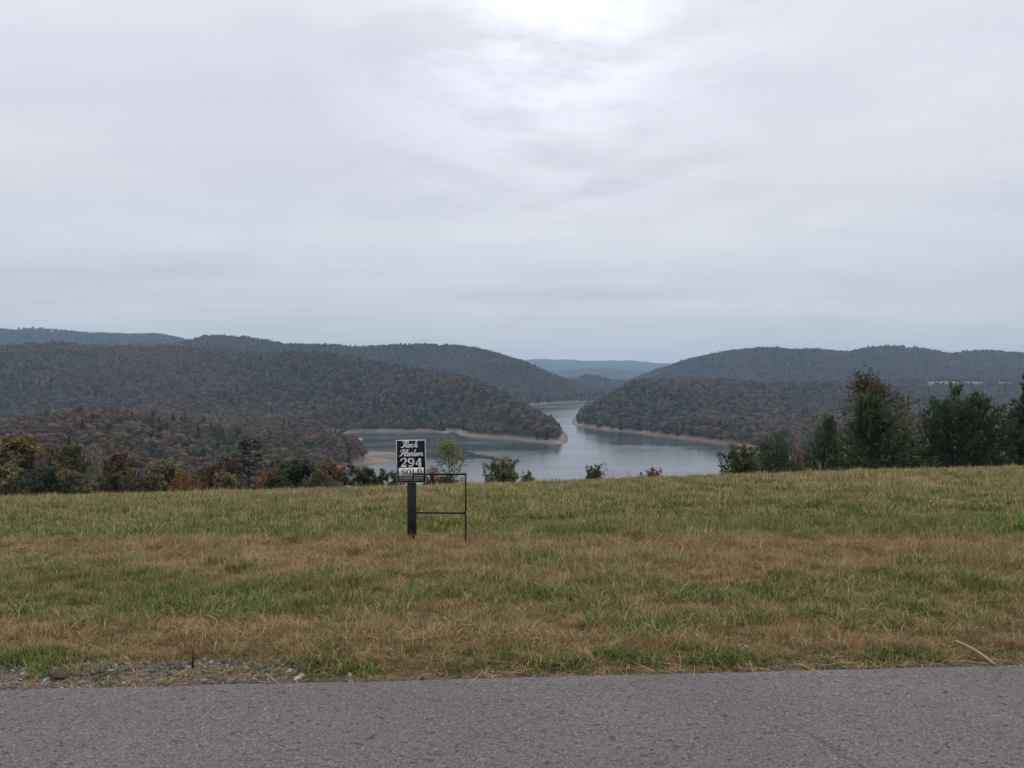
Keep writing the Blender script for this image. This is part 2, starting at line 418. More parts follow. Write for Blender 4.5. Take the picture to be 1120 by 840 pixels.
f1 = noise(t, co, 0.05, 5, 0.7); f2 = noise(t, co, 0.012, 3, 0.5)
floor_c = mix_col(t, ramp(t, f1, [(0.35, 0.0), (0.65, 1.0)]), (0.045, 0.042, 0.028), (0.095, 0.070, 0.046))
floor_c = mix_col(t, ramp(t, f2, [(0.4, 0.0), (0.6, 0.5)]), floor_c, (0.05, 0.052, 0.032))
floor_c = mix_col(t, attr(t, 'dense_wood'), floor_c, mix_col(t, f2, (0.020, 0.030, 0.022), (0.040, 0.052, 0.036)))
mud = mix_col(t, noise(t, co, 0.06, 5, 0.6), (0.165, 0.13, 0.10), (0.27, 0.23, 0.18))
redm = attr(t, 'red_mud'); mud = mix_col(t, redm, mud, mix_col(t, noise(t, co, 0.04, 5, 0.7), (0.155, 0.108, 0.084), (0.25, 0.18, 0.142)))
wav = N(t, 'ShaderNodeTexWave', bands_direction='Z'); wav.inputs['Scale'].default_value = 0.9; wav.inputs['Distortion'].default_value = 3.0; wav.inputs['Detail'].default_value = 3; wav.inputs['Detail Scale'].default_value = 0.05; L(t, co, wav.inputs['Vector'])
mud = mix_col(t, 1.0, mud, ramp(t, wav.outputs['Fac'], [(0.0, (0.68, 0.67, 0.65)), (1.0, (1.1, 1.1, 1.1))]), 'MULTIPLY')
sepz = N(t, 'ShaderNodeSeparateXYZ'); L(t, co, sepz.inputs[0])
zz = math_node(t, 'ADD', sepz.outputs[2], math_node(t, 'MULTIPLY', math_node(t, 'SUBTRACT', noise(t, co, 0.03, 4), 0.5), 2.6))
isfar = attr(t, 'far_land')
shore = math_node(t, 'MULTIPLY', math_node(t, 'SUBTRACT', 1.0, ramp(t, math_node(t, 'MULTIPLY', math_node(t, 'ADD', zz, -LAKE), 0.1, True), [(0.30, 0.0), (0.46, 1.0)])), isfar)
shore = math_node(t, 'MAXIMUM', shore, attr(t, 'mud_flat'))
far_c = mix_col(t, shore, floor_c, mud)
wet = math_node(t, 'SUBTRACT', 1.0, ramp(t, math_node(t, 'ADD', math_node(t, 'MULTIPLY', math_node(t, 'ADD', zz, -LAKE), 0.1, True), 0.0), [(0.02, 0.0), (0.12, 1.0)]))
far_c = mix_col(t, math_node(t, 'MULTIPLY', wet, 0.55), far_c, (0.07, 0.06, 0.05))
far_c = mix_col(t, attr(t, 'meadow'), far_c, (0.115, 0.122, 0.066))
far_c = mix_col(t, attr(t, 'flats_reflection'), far_c, (0.022, 0.026, 0.023))  # hill reflection on calm water, painted as a dark strip of ground
thatch = mix_col(t, 1.0, thatch, (0.68, 0.66, 0.62), 'MULTIPLY')
near_c = mix_col(t, attr(t, 'gravel_bed'), thatch, dirt)
L(t, mix_col(t, isfar, near_c, far_c), b.inputs['Base Color'])
bump(t, b, g2, 0.5, 0.02)
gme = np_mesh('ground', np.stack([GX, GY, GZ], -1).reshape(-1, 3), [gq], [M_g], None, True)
def set_attr(me, name, val):
    a = me.attributes.new(name, 'FLOAT', 'POINT'); a.data.foreach_set('value', np.asarray(val, np.float32).ravel())
gr_ = np.hypot(GX, GY)
set_attr(gme, 'far_land', sstep(48, 75, gr_))
set_attr(gme, 'dense_wood', sstep(4200, 4700, gr_))
set_attr(gme, 'meadow', meadow_mask(GX, GY))
set_attr(gme, 'gravel_bed', gravel_mask(GX, GY))
GPX = GX / np.maximum(GY, .1) * F + 560
set_attr(gme, 'red_mud', np.where(GY > 0, np.maximum(sstep(626, 640, GPX), (1 - sstep(700, 800, GY)) * 0.3 + 0.25 * sstep(455, 440, GPX) * (GY < 850)), 0))
set_attr(gme, 'mud_flat', (GY > 600) & (GY < 850) & (GPX > 392) & (GPX < 620))
set_attr(gme, 'flats_reflection', np.where((GY > 680) & (GY < 850), sstep(438, 452, GPX) * (GPX < 580), 0))  # mask of the dark colour standing in for the lake's reflection
ground = tag(link('ground', gme), kind='structure')

# water
M_w, t, b = new_mat('lake_water', 0.05, 0.5)
b.inputs['Base Color'].default_value = (0.040, 0.055, 0.058, 1); b.inputs['IOR'].default_value = 1.33
co = N(t, 'ShaderNodeNewGeometry').outputs['Position']
mp = N(t, 'ShaderNodeMapping'); L(t, co, mp.inputs[0]); mp.inputs['Scale'].default_value = (0.5, 1.0, 1.0)
w1 = noise(t, mp.outputs[0], 0.25, 3, 0.6); w2 = noise(t, mp.outputs[0], 0.02, 4, 0.6)
L(t, ramp(t, w2, [(0.36, 0.05), (0.50, 0.12), (0.66, 0.20)]), b.inputs['Roughness'])
bump(t, b, w1, 0.13, 1.0)
wv = np.array([(x, y, LAKE) for x, y in [(-900, 250), (1400, 250), (1400, 2700), (-900, 2700)]])
lake = tag(link('lake_water', np_mesh('lake_water', wv, [np.array([[0, 1, 2, 3]])], [M_w])), kind='structure')

# asphalt road
M_r, t, b = new_mat('worn_asphalt', 0.9, 0.25)
co = obj_co(t)
vo = N(t, 'ShaderNodeTexVoronoi'); vo.inputs['Scale'].default_value = 130; L(t, co, vo.inputs['Vector'])
vo2 = N(t, 'ShaderNodeTexVoronoi'); vo2.inputs['Scale'].default_value = 240; L(t, co, vo2.inputs['Vector'])
sc1 = N(t, 'ShaderNodeSeparateColor'); L(t, vo.outputs['Color'], sc1.inputs[0])
sc2 = N(t, 'ShaderNodeSeparateColor'); L(t, vo2.outputs['Color'], sc2.inputs[0])
st = ramp(t, sc1.outputs[0], [(0.0, (0.020, 0.018, 0.019)), (0.16, (0.052, 0.048, 0.050)), (0.32, (0.092, 0.086, 0.090)), (0.85, (0.130, 0.121, 0.125)), (0.97, (0.185, 0.174, 0.176)), (1.0, (0.34, 0.32, 0.30))])
st2 = ramp(t, sc2.outputs[0], [(0.0, (0.048, 0.044, 0.046)), (0.6, (0.108, 0.100, 0.103)), (1.0, (0.225, 0.210, 0.207))])
col = mix_col(t, 0.5, st, st2)
big = noise(t, co, 0.8, 5, 0.6)
col = mix_col(t, 1.0, col, ramp(t, big, [(0.3, (0.86, 0.86, 0.85)), (0.7, (1.07, 1.065, 1.06))]), 'MULTIPLY')
mpc = N(t, 'ShaderNodeMapping'); L(t, co, mpc.inputs[0]); mpc.inputs['Scale'].default_value = (1.0, 1.6, 1); mpc.inputs['Location'].default_value = (0.7, 0.2, 0)
spots = noise(t, mpc.outputs[0], 26, 3, 0.6)
col = mix_col(t, ramp(t, spots, [(0.615, 0.0), (0.645, 0.85)]), col, (0.035, 0.032, 0.033))
wob = N(t, 'ShaderNodeVectorMath', operation='SCALE'); wob.inputs['Scale'].default_value = 0.10
nz = N(t, 'ShaderNodeTexNoise'); nz.inputs['Scale'].default_value = 5; nz.inputs['Detail'].default_value = 6; L(t, co, nz.inputs['Vector'])
L(t, nz.outputs['Color'], wob.inputs[0])
addv = N(t, 'ShaderNodeVectorMath', operation='ADD'); L(t, co, addv.inputs[0]); L(t, wob.outputs[0], addv.inputs[1])
cr = N(t, 'ShaderNodeTexVoronoi', feature='DISTANCE_TO_EDGE'); cr.inputs['Scale'].default_value = 0.9; L(t, addv.outputs[0], cr.inputs['Vector'])
crk = math_node(t, 'MULTIPLY', ramp(t, cr.outputs['Distance'], [(0.002, 1.0), (0.006, 0.0)]), ramp(t, noise(t, co, 1.1, 2), [(0.46, 0.0), (0.60, 0.7)]))
col = mix_col(t, crk, col, (0.05, 0.046, 0.046))
L(t, col, b.inputs['Base Color'])
hgt = math_node(t, 'ADD', vo.outputs['Distance'], math_node(t, 'MULTIPLY', vo2.outputs['Distance'], 0.6))
bump(t, b, hgt, 0.55, 0.004)
xs = np.concatenate([np.linspace(-120, -9, 40, endpoint=False), np.arange(-9, 9, 0.03), np.linspace(9, 120, 40)])
ye = road_edge(xs)
rows = [ye - 6.2, ye - 4.0, ye - 2.0, ye - 0.9, ye - 0.4, ye - 0.12, ye - 0.02, ye + 0.012, ye + 0.02]
zr = [0.0, 0.02, 0.03, 0.025, 0.02, 0.015, 0.010, -0.010, -0.06]
rv = np.stack([np.stack([xs, r_, np.full_like(xs, z_)], 1) for r_, z_ in zip(rows, zr)])
n = len(xs)
ri = np.arange(len(rows) - 1)[:, None] * n; rj = np.arange(n - 1)[None]
rq = np.stack([ri + rj, ri + rj + 1, ri + n + rj + 1, ri + n + rj], -1).reshape(-1, 4)
road = tag(link('road', np_mesh('road', rv.reshape(-1, 3), [rq], [M_r], None, True)), kind='structure')

# ------------------------------------------------------------------ haze
M_h = bpy.data.materials.new('haze_air'); M_h.use_nodes = True
t = M_h.node_tree; t.nodes.clear()
pv = N(t, 'ShaderNodeVolumePrincipled')
pv.inputs['Color'].default_value = (0.46, 0.70, 1.0, 1); pv.inputs['Density'].default_value = 1.0e-4; pv.inputs['Anisotropy'].default_value = 0.1
mo = N(t, 'ShaderNodeOutputMaterial'); L(t, pv.outputs[0], mo.inputs['Volume'])
hb = MB().box((0, 0, (float(GZ.max()) + 40 + GZ.min() - 1) / 2), (23000, 23000, float(GZ.max()) + 40 - (GZ.min() - 1)))
haze = tag(link('haze', hb.mesh('haze', [M_h])), kind='stuff')

# ------------------------------------------------------------------ scattering of uncountable stuff
def scatter(name, pts, idx, rot, scl, sources, kind='stuff'):
    me = bpy.data.meshes.new(name)
    me.vertices.add(len(pts)); me.vertices.foreach_set('co', np.asarray(pts, np.float32).ravel())
    a = me.attributes.new('pick', 'INT', 'POINT'); a.data.foreach_set('value', np.asarray(idx, np.int32))
    a = me.attributes.new('turn', 'FLOAT_VECTOR', 'POINT'); a.data.foreach_set('vector', np.asarray(rot, np.float32).ravel())
    a = me.attributes.new('size', 'FLOAT_VECTOR', 'POINT'); a.data.foreach_set('vector', np.asarray(scl, np.float32).ravel())
    o = link(name, me); tag(o, kind=kind)
    col = bpy.data.collections.new(name + ' sources')
    for i, m_ in enumerate(sources):
        s = bpy.data.objects.new(f'{name} source {i:03d}', m_); col.objects.link(s)
    g = bpy.data.node_groups.new(name + ' scatter', 'GeometryNodeTree')
    g.interface.new_socket('Geometry', in_out='INPUT', socket_type='NodeSocketGeometry')
    g.interface.new_socket('Geometry', in_out='OUTPUT', socket_type='NodeSocketGeometry')
    gin = g.nodes.new('NodeGroupInput'); gout = g.nodes.new('NodeGroupOutput')
    iop = g.nodes.new('GeometryNodeInstanceOnPoints'); ci = g.nodes.new('GeometryNodeCollectionInfo')
    ci.inputs['Collection'].default_value = col; ci.inputs['Separate Children'].default_value = True; ci.inputs['Reset Children'].default_value = True
    def na_(nm, dt):
        q = g.nodes.new('GeometryNodeInputNamedAttribute'); q.data_type = dt; q.inputs['Name'].default_value = nm; return q.outputs['Attribute']
    e2r = g.nodes.new('FunctionNodeEulerToRotation')
    g.links.new(na_('turn', 'FLOAT_VECTOR'), e2r.inputs[0])
    g.links.new(gin.outputs[0], iop.inputs['Points']); g.links.new(ci.outputs[0], iop.inputs['Instance'])
    iop.inputs['Pick Instance'].default_value = True
    g.links.new(na_('pick', 'INT'), iop.inputs['Instance Index'])
    g.links.new(e2r.outputs[0], iop.inputs['Rotation']); g.links.new(na_('size', 'FLOAT_VECTOR'), iop.inputs['Scale'])
    g.links.new(iop.outputs[0], gout.inputs[0])
    md = o.modifiers.new('scatter', 'NODES'); md.node_group = g
    return o

# ------------------------------------------------------------------ tree builders
def limb_path(p0, d, ln, rng, n=5, sag=0.0, wob=0.12):
    p = [np.array(p0, float)]; d = np.array(d, float); d /= np.linalg.norm(d)
    for i in range(n):
        d = d + rng.normal(size=3) * wob + np.array([0, 0, sag]); d /= np.linalg.norm(d)
        p.append(p[-1] + d * ln / n)
    return np.array(p)

def leaf_cards(mb, c, rng, size, flat=0.0, aspect=0.6, out=None):
    n = len(c)
    nrm = unit(rng, n); nrm[:, 2] = np.abs(nrm[:, 2]) + flat
    if out is not None: nrm = out + 0.55 * unit(rng, n)
    nrm /= np.linalg.norm(nrm, axis=1)[:, None]
    u = np.cross(nrm, unit(rng, n)); u /= np.linalg.norm(u, axis=1)[:, None] + 1e-9
    w = np.cross(nrm, u)
    s = (size * rng.uniform(0.6, 1.35, n))[:, None]
    mb.cards(c, u * s, w * s * aspect)

def broadleaf(seed, h=8.0, wid=5.5, base=0.18, leaves=2200, leaf=0.17, limbs=13, sparse=0.0, tip=1.0, r0=0.16, multi=1, cr_=1.0):
    """trunk mesh-builder and crown mesh-builder of a deciduous tree"""
    rng = np.random.default_rng(seed)
    tr, cr = MB(), MB(); clumps = []
    for s in range(multi):
        off = rng.normal(size=3) * 0.25 * (multi > 1); off[2] = -0.4
        lean = np.array([rng.normal() * 0.08 * (1 + 2 * (multi > 1)), rng.normal() * 0.08 * (1 + 2 * (multi > 1)), 1.0])
        tp = limb_path(off, lean, h * 0.86 + 0.4, rng, 8, 0, 0.05)
        tr.tube(tp, np.linspace(r0 * h / 8, 0.02, 9) * (1.25 if multi == 1 else 0.8), 7)
        for i in range(limbs // multi):
            f = base + (0.93 - base) * (i + rng.uniform(0, 1)) / (limbs // multi)
            k = min(int(f * 8), 7); p0 = tp[k] + (tp[k + 1] - tp[k]) * (f * 8 - k)
            g = (f - base) / (1 - base)
            prof = (math.sin(math.pi * (0.16 + 0.80 * g) ** 0.85) * 0.95 + 0.08) * (1 - 0.35 * (tip - 1) * g)
            ln = max(0.4, wid / 2 * prof * rng.uniform(0.75, 1.1))
            a = i * 2.4 + rng.uniform(-0.5, 0.5)
            lp = limb_path(p0, (math.cos(a), math.sin(a), 0.25 + 0.9 * g), ln, rng, 5, 0.05)
            tr.tube(lp, np.linspace(0.05 * h / 8 * (1.2 - g), 0.012, 6), 5, False)
            clumps.append((lp[-1], 0.62)); clumps.append((lp[3], 0.6)); clumps.append((lp[2], 0.5))
            for q in range(4):
                j = rng.integers(2, 6)
                sp = limb_path(lp[j], unit(rng, 1)[0] + np.array([math.cos(a), math.sin(a), 0.4]), ln * 0.45, rng, 3)
                tr.tube(sp, np.linspace(0.018, 0.006, 4), 4, False)
                clumps.append((sp[-1], 0.55))
    C_ = np.array([c for c, _ in clumps]); W_ = np.array([w for _, w in clumps])
    if sparse: 
        keep = rng.random(len(C_)) > sparse; C_, W_ = C_[keep], W_[keep]
    pick = rng.integers(0, len(C_), leaves)
    d = unit(rng, leaves) * (rng.random(leaves) ** 0.6)[:, None] * (cr_ * W_[pick] * h / 8 * wid / 5.5)[:, None] * np.array([1, 1, 0.8])
    p = C_[pick] + d
    leaf_cards(cr, p, rng, leaf, 0.3)
    return tr, cr

def shrub(seed, h=4.0, wid=4.2, leaves=4200, leaf=0.09, stems=16, open_=0.0):
    rng = np.random.default_rng(seed); tr, cr = MB(), MB(); C_ = []
    for i in range(stems):
        a = i * 2.4 + rng.uniform(-.4, .4); q = math.sqrt((i + .5) / stems)
        tgt = np.array([math.cos(a) * q * wid * .40, math.sin(a) * q * wid * .40, h * (0.93 - 0.42 * q * q) * rng.uniform(.8, 1.05)])
        p0 = np.array([math.cos(a) * .15, math.sin(a) * .15, -.3])
        lp = limb_path(p0, tgt - p0 + np.array([0, 0, .3]), np.linalg.norm(tgt - p0), rng, 6, 0.0, .07)
        tr.tube(lp, np.linspace(.045, .01, 7), 5, False)
        for f in (3, 4, 5, 6):
            C_.append(lp[f]); C_.append(lp[f] + rng.normal(size=3) * np.array([.3, .3, .2]) * wid / 4)
        for j in range(3):
            sp = limb_path(lp[rng.integers(3, 7)], unit(rng, 1)[0] + np.array([math.cos(a), math.sin(a), .6]), .22 * h, rng, 3)
            tr.tube(sp, np.linspace(.012, .005, 4), 4, False); C_.append(sp[-1])
    C_ = np.array(C_)
    if open_: C_ = C_[rng.random(len(C_)) > open_]
    k = rng.integers(0, len(C_), leaves); r_ = rng.uniform(.22, .42, len(C_)) * wid / 4
    d = unit(rng, leaves); p = C_[k] + d * (rng.random(leaves) ** .5 * r_[k])[:, None]
    p = p[p[:, 2] > .05]
    leaf_cards(cr, p, rng, leaf, 0.3)
    return tr, cr

def cedar(seed, h=6.0, wid=4.5, sprays=2600, leaders=1, rise=0.9):
    """dense juniper-like evergreen: ascending plumes all round, feathery tips"""
    rng = np.random.default_rng(seed)
    tr, cr = MB(), MB(); P, D = [], []
    for s in range(leaders):
        a0 = s * 2.4 + rng.uniform(-.3, .3)
        o = np.array([math.cos(a0), math.sin(a0), 0]) * (0.12 * wid if leaders > 1 else 0)
        hh = h * (1 if s == 0 else rng.uniform(0.82, 0.98))
        lean = np.array([o[0] * 0.35 / max(wid * .1, .1) * 0.35, o[1] * 0.35 / max(wid * .1, .1) * 0.35, 1.0])
        tp = limb_path(o * 0.4 - np.array([0, 0, .4]), lean, hh + .4, rng, 8, 0, 0.03)
        tr.tube(tp, np.linspace(0.13, 0.012, 9), 6)
        nb = int(150 / leaders * (1 if leaders == 1 else 1.5))
        for i in range(nb):
            f = 0.04 + 0.95 * ((i + rng.random()) / nb) ** 1.05
            k = min(int(f * 8), 7); p0 = tp[k] + (tp[k + 1] - tp[k]) * (f * 8 - k)
            prof = (1 - f) ** 0.75 * (0.55 + 0.45 * min(1, f / 0.16)) if leaders == 1 else (1 - f ** 2.2) * (0.70 + 0.30 * min(1, f / 0.2))
            ln = wid / 2 * prof * rng.uniform(0.72, 1.12) + 0.18
            a = i * 2.39996 + rng.uniform(-.4, .4)
            lp = limb_path(p0, (math.cos(a), math.sin(a), rise * (0.35 + 0.8 * f)), ln * 1.15, rng, 5, 0.07, 0.08)
            tr.tube(lp[:4], np.linspace(0.022, 0.008, 4), 4, False)
            m = max(8, int(40 * ln))
            tt = rng.uniform(0.25, 1.0, m) ** 0.8 * 4.999
            kk = tt.astype(int); fr = (tt - kk)[:, None]
            q = lp[kk] * (1 - fr) + lp[kk + 1] * fr
            dd = lp[kk + 1] - lp[kk]; dd /= np.linalg.norm(dd, axis=1)[:, None]
            P.append(q + rng.normal(size=(m, 3)) * 0.11); D.append(dd + rng.normal(size=(m, 3)) * 0.45 + np.array([0, 0, .25]))
    P = np.concatenate(P); D = np.concatenate(D); D /= np.linalg.norm(D, axis=1)[:, None]
    if len(P) > sprays:
        k = rng.permutation(len(P))[:sprays]; P, D = P[k], D[k]
    n = len(P); side = np.cross(D, unit(rng, n)); side /= np.linalg.norm(side, axis=1)[:, None] + 1e-9
    ln = rng.uniform(0.12, 0.26, n)[:, None]; wd = rng.uniform(0.03, 0.06, n)[:, None]
    v = np.stack([P - D * ln * 0.6, P + side * wd, P + D * ln, P - side * wd], 1).reshape(-1, 3)
    cr.add(v, np.arange(4 * n).reshape(n, 4))
    return tr, cr

def pine(seed, h=9.0, wid=5.0):
    rng = np.random.default_rng(seed)
    tr, cr = MB(), MB()
    tp = limb_path((0, 0, -.4), (0.02, 0.01, 1), h + .4, rng, 9, 0, 0.02)
    tr.tube(tp, np.linspace(0.17, 0.02, 10), 7); C_ = []
    for i in range(44):
        f = 0.18 + 0.8 * i / 44; k = min(int(f * 9), 8); p0 = tp[k] + (tp[k + 1] - tp[k]) * (f * 9 - k)
        ln = wid / 2 * (1 - (f - .18) / 0.9) ** 0.65 * rng.uniform(0.55, 1.15) + .2
        a = i * 2.4 + rng.uniform(-.5, .5)
        lp = limb_path(p0, (math.cos(a), math.sin(a), 0.12), ln, rng, 4, 0.03, 0.08)
        tr.tube(lp, np.linspace(0.035, 0.01, 5), 4, False)
        for q in lp[2:]: C_.append(q)
    C_ = np.array(C_); pick = rng.integers(0, len(C_), 2600)
    p = C_[pick] + unit(rng, 2600) * (rng.random(2600) ** .5)[:, None] * np.array([.5, .5, .2])
    leaf_cards(cr, p, rng, 0.13, 0.5, 0.35)
    return tr, cr

def bare(seed, h=9.0, wid=4.0, leaves=120):
    rng = np.random.default_rng(seed); tr, cr = MB(), MB(); tips = []
    tp = limb_path((0, 0, -.4), (0.05, 0, 1), h * .9 + .4, rng, 8, 0, 0.05)
    tr.tube(tp, np.linspace(0.13, 0.02, 9), 6)
    for i in range(26):
        f = 0.3 + 0.68 * i / 26; k = min(int(f * 8), 7); p0 = tp[k] + (tp[k + 1] - tp[k]) * (f * 8 - k)
        a = i * 2.4; ln = wid / 2 * (1.15 - f) * 1.6
        lp = limb_path(p0, (math.cos(a), math.sin(a), 0.9), ln, rng, 5, 0.04)
        tr.tube(lp, np.linspace(0.04, 0.012, 6), 4, False)
        for q in range(6):
            sp = limb_path(lp[rng.integers(2, 6)], unit(rng, 1)[0] + np.array([math.cos(a), math.sin(a), .9]), ln * .5, rng, 3)
            tr.tube(sp, np.linspace(0.014, 0.006, 4), 3, False); tips.append(sp[-1])
    tips = np.array(tips); p = tips[rng.integers(0, len(tips), leaves)] + rng.normal(size=(leaves, 3)) * .25
    leaf_cards(cr, p, rng, 0.12)
    return tr, cr

# low crowns for the far woods: lumpy clusters of leaf masses, about 12 m tall
def wood_tree(seed, h, wid, conifer=False, n=260, ls=0.62):
    rng = np.random.default_rng(seed); mb = MB()
    if conifer:
        f = rng.random(n) ** 1.4; rad = wid / 2 * (1 - f) ** 0.8 * rng.uniform(0.55, 1.05, n); a = rng.uniform(0, 6.283, n)
        p = np.stack([rad * np.cos(a), rad * np.sin(a), h * (0.05 + 0.95 * f)], 1); leaf_cards(mb, p, rng, ls * 1.2, 0.5)
    else:
        k = 9; lc = unit(rng, k) * np.array([wid * .30, wid * .30, h * .24]) + np.array([0, 0, h * .60])
        lr = rng.uniform(0.22, 0.32, k) * wid
        lc[0] = (0, 0, h * .72); lc[1] = (0, 0, h * 0.4)
        j = rng.integers(0, k, n); dd = unit(rng, n); dd[:, 2] = np.where(dd[:, 2] < -0.2, -dd[:, 2], dd[:, 2])
        p = lc[j] + dd * (lr[j] * rng.uniform(0.75, 1.05, n))[:, None]
        leaf_cards(mb, p, rng, ls, 0.2, 0.75, dd)
    return mb
def wood_mesh(name, seed, h, wid, mat, conifer=False, n=260, ls=0.62):
    rng = np.random.default_rng(seed + 900)
    mb = wood_tree(seed, h, wid, conifer, n, ls); nc = mb.nfaces()
    tp = limb_path((0, 0, -1.5), (0, 0, 1), h * .75 + 1.5, rng, 3, 0, 0.04)
    mb.tube(tp, np.linspace(0.22, 0.06, 4), 5, False)
    nf = mb.nfaces()
    return np_mesh(name, np.concatenate(mb.v), [np.concatenate(mb.q)], [mat, M['bark']], [0] * nc + [1] * (nf - nc))
WOOD_COL = {
  'dark green':  ((0.035, 0.047, 0.026), (0.052, 0.062, 0.030)),
  'olive green': ((0.068, 0.068, 0.034), (0.092, 0.084, 0.040)),
  'grey brown':  ((0.105, 0.082, 0.060), (0.130, 0.095, 0.064)),
  'rust brown':  ((0.120, 0.070, 0.046), (0.100, 0.066, 0.044)),
  'orange':      ((0.175, 0.092, 0.042), (0.130, 0.076, 0.042)),
  'purple grey': ((0.095, 0.073, 0.066), (0.112, 0.084, 0.074)),
  'yellow green':((0.112, 0.104, 0.040), (0.088, 0.086, 0.040)),
}
WK = list(WOOD_COL)
WOODS = []; NEARW = []                               # 3 crowns of each colour, then 3 conifers
for ci, k in enumerate(WK):
    fm = foliage(k.replace(' ', '_') + '_woodland_leaves', *[tuple(c_ * w_ for c_, w_ in zip(q_, (1.22, 1.14, 1.05))) for q_ in WOOD_COL[k]], 0.25, 0.25, 0.0, 0.03, 0.36)
    for s in range(3): WOODS.append(wood_mesh('woodland_tree', 100 + ci * 7 + s, (11.5, 13, 10)[s], (8.5, 8.0, 7.5)[s], fm)); NEARW.append(wood_mesh('woodland_tree', 500 + ci * 7 + s, (11.5, 13, 10)[s], (8.5, 8.0, 7.5)[s], fm, False, 1000, 0.30))
fm = foliage('woodland_needles', (0.026, 0.042, 0.026), (0.038, 0.052, 0.030), 0.25, 0.35, 0.0, 0.02)
for s in range(3): WOODS.append(wood_mesh('woodland_conifer', 300 + s, (14, 12, 13)[s], (5.5, 5, 4.5)[s], fm, True)); NEARW.append(wood_mesh('woodland_conifer', 600 + s, (14, 12, 13)[s], (5.5, 5, 4.5)[s], fm, True, 900, 0.30))

# where the woods stand: random points on the land that the picture can see
rng = np.random.default_rng(7)
def wood_points(r0, r1, area):
    a0, a1 = math.atan(-720 / F), math.atan(720 / F)
    n = int(0.5 * (a1 - a0) * (r1 * r1 - r0 * r0) / area)
    r = np.sqrt(rng.uniform(r0 * r0, r1 * r1, n)); a = rng.uniform(a0, a1, n)
    return np.stack([r * np.sin(a), r * np.cos(a)], 1)
WP = np.concatenate([wood_points(280, 800, 30), wood_points(800, 1600, 30), wood_points(1600, 3100, 44), wood_points(3100, 4600, 80)])
d = lake_dist(WP[:, 0], WP[:, 1])
edge = np.where(WP[:, 1] > 1500, 3, 5.5) + 7 * fbm(WP[:, 0] / 45, WP[:, 1] / 45, 3, 77)
WP = WP[(d > edge) & (meadow_mask(WP[:, 0], WP[:, 1]) < 0.3)]
Z = land_h(WP[:, 0], WP[:, 1])
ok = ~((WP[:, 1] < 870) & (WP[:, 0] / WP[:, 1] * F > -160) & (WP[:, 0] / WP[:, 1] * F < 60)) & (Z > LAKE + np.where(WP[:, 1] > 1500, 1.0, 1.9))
WP, Z = WP[ok], Z[ok]
# hidden ground drops out
el = (GZ - CZ) / RG
run = np.maximum.accumulate(el, axis=0)[:, :len(AZ_F)]
az = np.arctan2(WP[:, 0], WP[:, 1]); rad = np.hypot(WP[:, 0], WP[:, 1])
ia = np.clip(np.searchsorted(AZ_F, az), 0, len(AZ_F) - 1); ir = np.clip(np.searchsorted(RR, rad) - 1, 0, len(RR) - 1)
wpx_ = WP[:, 0] / WP[:, 1] * F + 560
vis = ((Z + 17 - CZ) / rad > run[ir, ia] - 0.002) & (rad > 290) & ((wpx_ < 372) | (rad > 600))
WP, Z, rad, az = WP[vis], Z[vis], rad[vis], az[vis]
WPX = WP[:, 0] / WP[:, 1] * F + 560
WPY = HY + (CZ - Z) / WP[:, 1] * F
# colour patches: evergreen and grey in the hollows, rust on the near slopes
n = len(WP)
p1 = fbm(WP[:, 0] / 190, WP[:, 1] / 260, 4, 91) * 1.4; p2 = fbm(WP[:, 0] / 70 + 40, WP[:, 1] / 70, 3, 95)
wts = np.stack([0.9 + 2.4 * p1, 0.9 + 1.2 * p2, 1.3 - 1.5 * p1, 0.85 - 2.4 * p1 + 0.9 * p2, 0.07 - 0.2 * p1 + np.zeros(n), 0.9 - 1.8 * p2, 0.18 + 0.5 * p2, 0.45 + 1.4 * p1], 1)
near_c = (WPX < 430) & (WP[:, 1] < 780)
wts[near_c] *= np.array([0.8, 1.5, 1.0, 2.6, 3.4, 0.5, 1.5, 0.7])
lower = (WPX < 626) & (rad > 780) & (Z < -20)
wts[lower] *= np.array([0.9, 1.0, 1.0, 1.5, 1.5, 0.8, 1.0, 0.8])
rightland = (WPX > 626)
wts[rightland] *= np.array([1.0, 1.0, 1.3, 0.6, 0.4, 1.5, 0.8, 0.9])
farw = rad > 1900
wts[farw] *= np.array([1.5, 1.2, 0.9, 0.4, 0.2, 0.9, 0.5, 1.3])
wts = np.maximum(wts, 0.02); wts /= wts.sum(1)[:, None]
kind = (np.cumsum(wts, 1) > rng.random(n)[:, None]).argmax(1)
src = kind * 3 + rng.integers(0, 3, n)
scl = rng.uniform(0.5, 1.12, n) * np.where(rad > 3100, 1.3, np.where(rad > 1600, 1.05, 1.0))
rz = rng.uniform(0, 6.283, n)
# the 230 nearest trees of the wooded slope that show are individual trees
CROWN_LINE = np.interp(WPX, [0, 50, 110, 180, 260, 300, 350, 372, 430], [482, 492, 498, 510, 492, 508, 512, 512, 510])
topy = HY + (CZ - Z - 11 * scl) / WP[:, 1] * F
cand = np.where(near_c & (WP[:, 1] > 280) & (topy < CROWN_LINE + 2) & (WPX > -8))[0]
cand = cand[np.argsort(rad[cand])][:230]
solo = np.zeros(n, bool); solo[cand] = True
WOOD_LABEL = {
  'dark green': 'dark green leafy tree in the wood on the left slope above the cove',
  'olive green': 'olive green leafy tree in the wood on the left slope above the cove',
  'grey brown': 'grey brown half bare tree in the wood on the left slope above the cove',
  'rust brown': 'rust brown autumn tree in the wood on the left slope above the cove',
  'orange': 'bright orange autumn tree in the wood on the left slope above the cove',
  'purple grey': 'purplish grey half bare tree in the wood on the left slope above the cove',
  'yellow green': 'yellow green turning tree in the wood on the left slope above the cove',
  'conifer': 'narrow dark conifer in the wood on the left slope above the cove'}
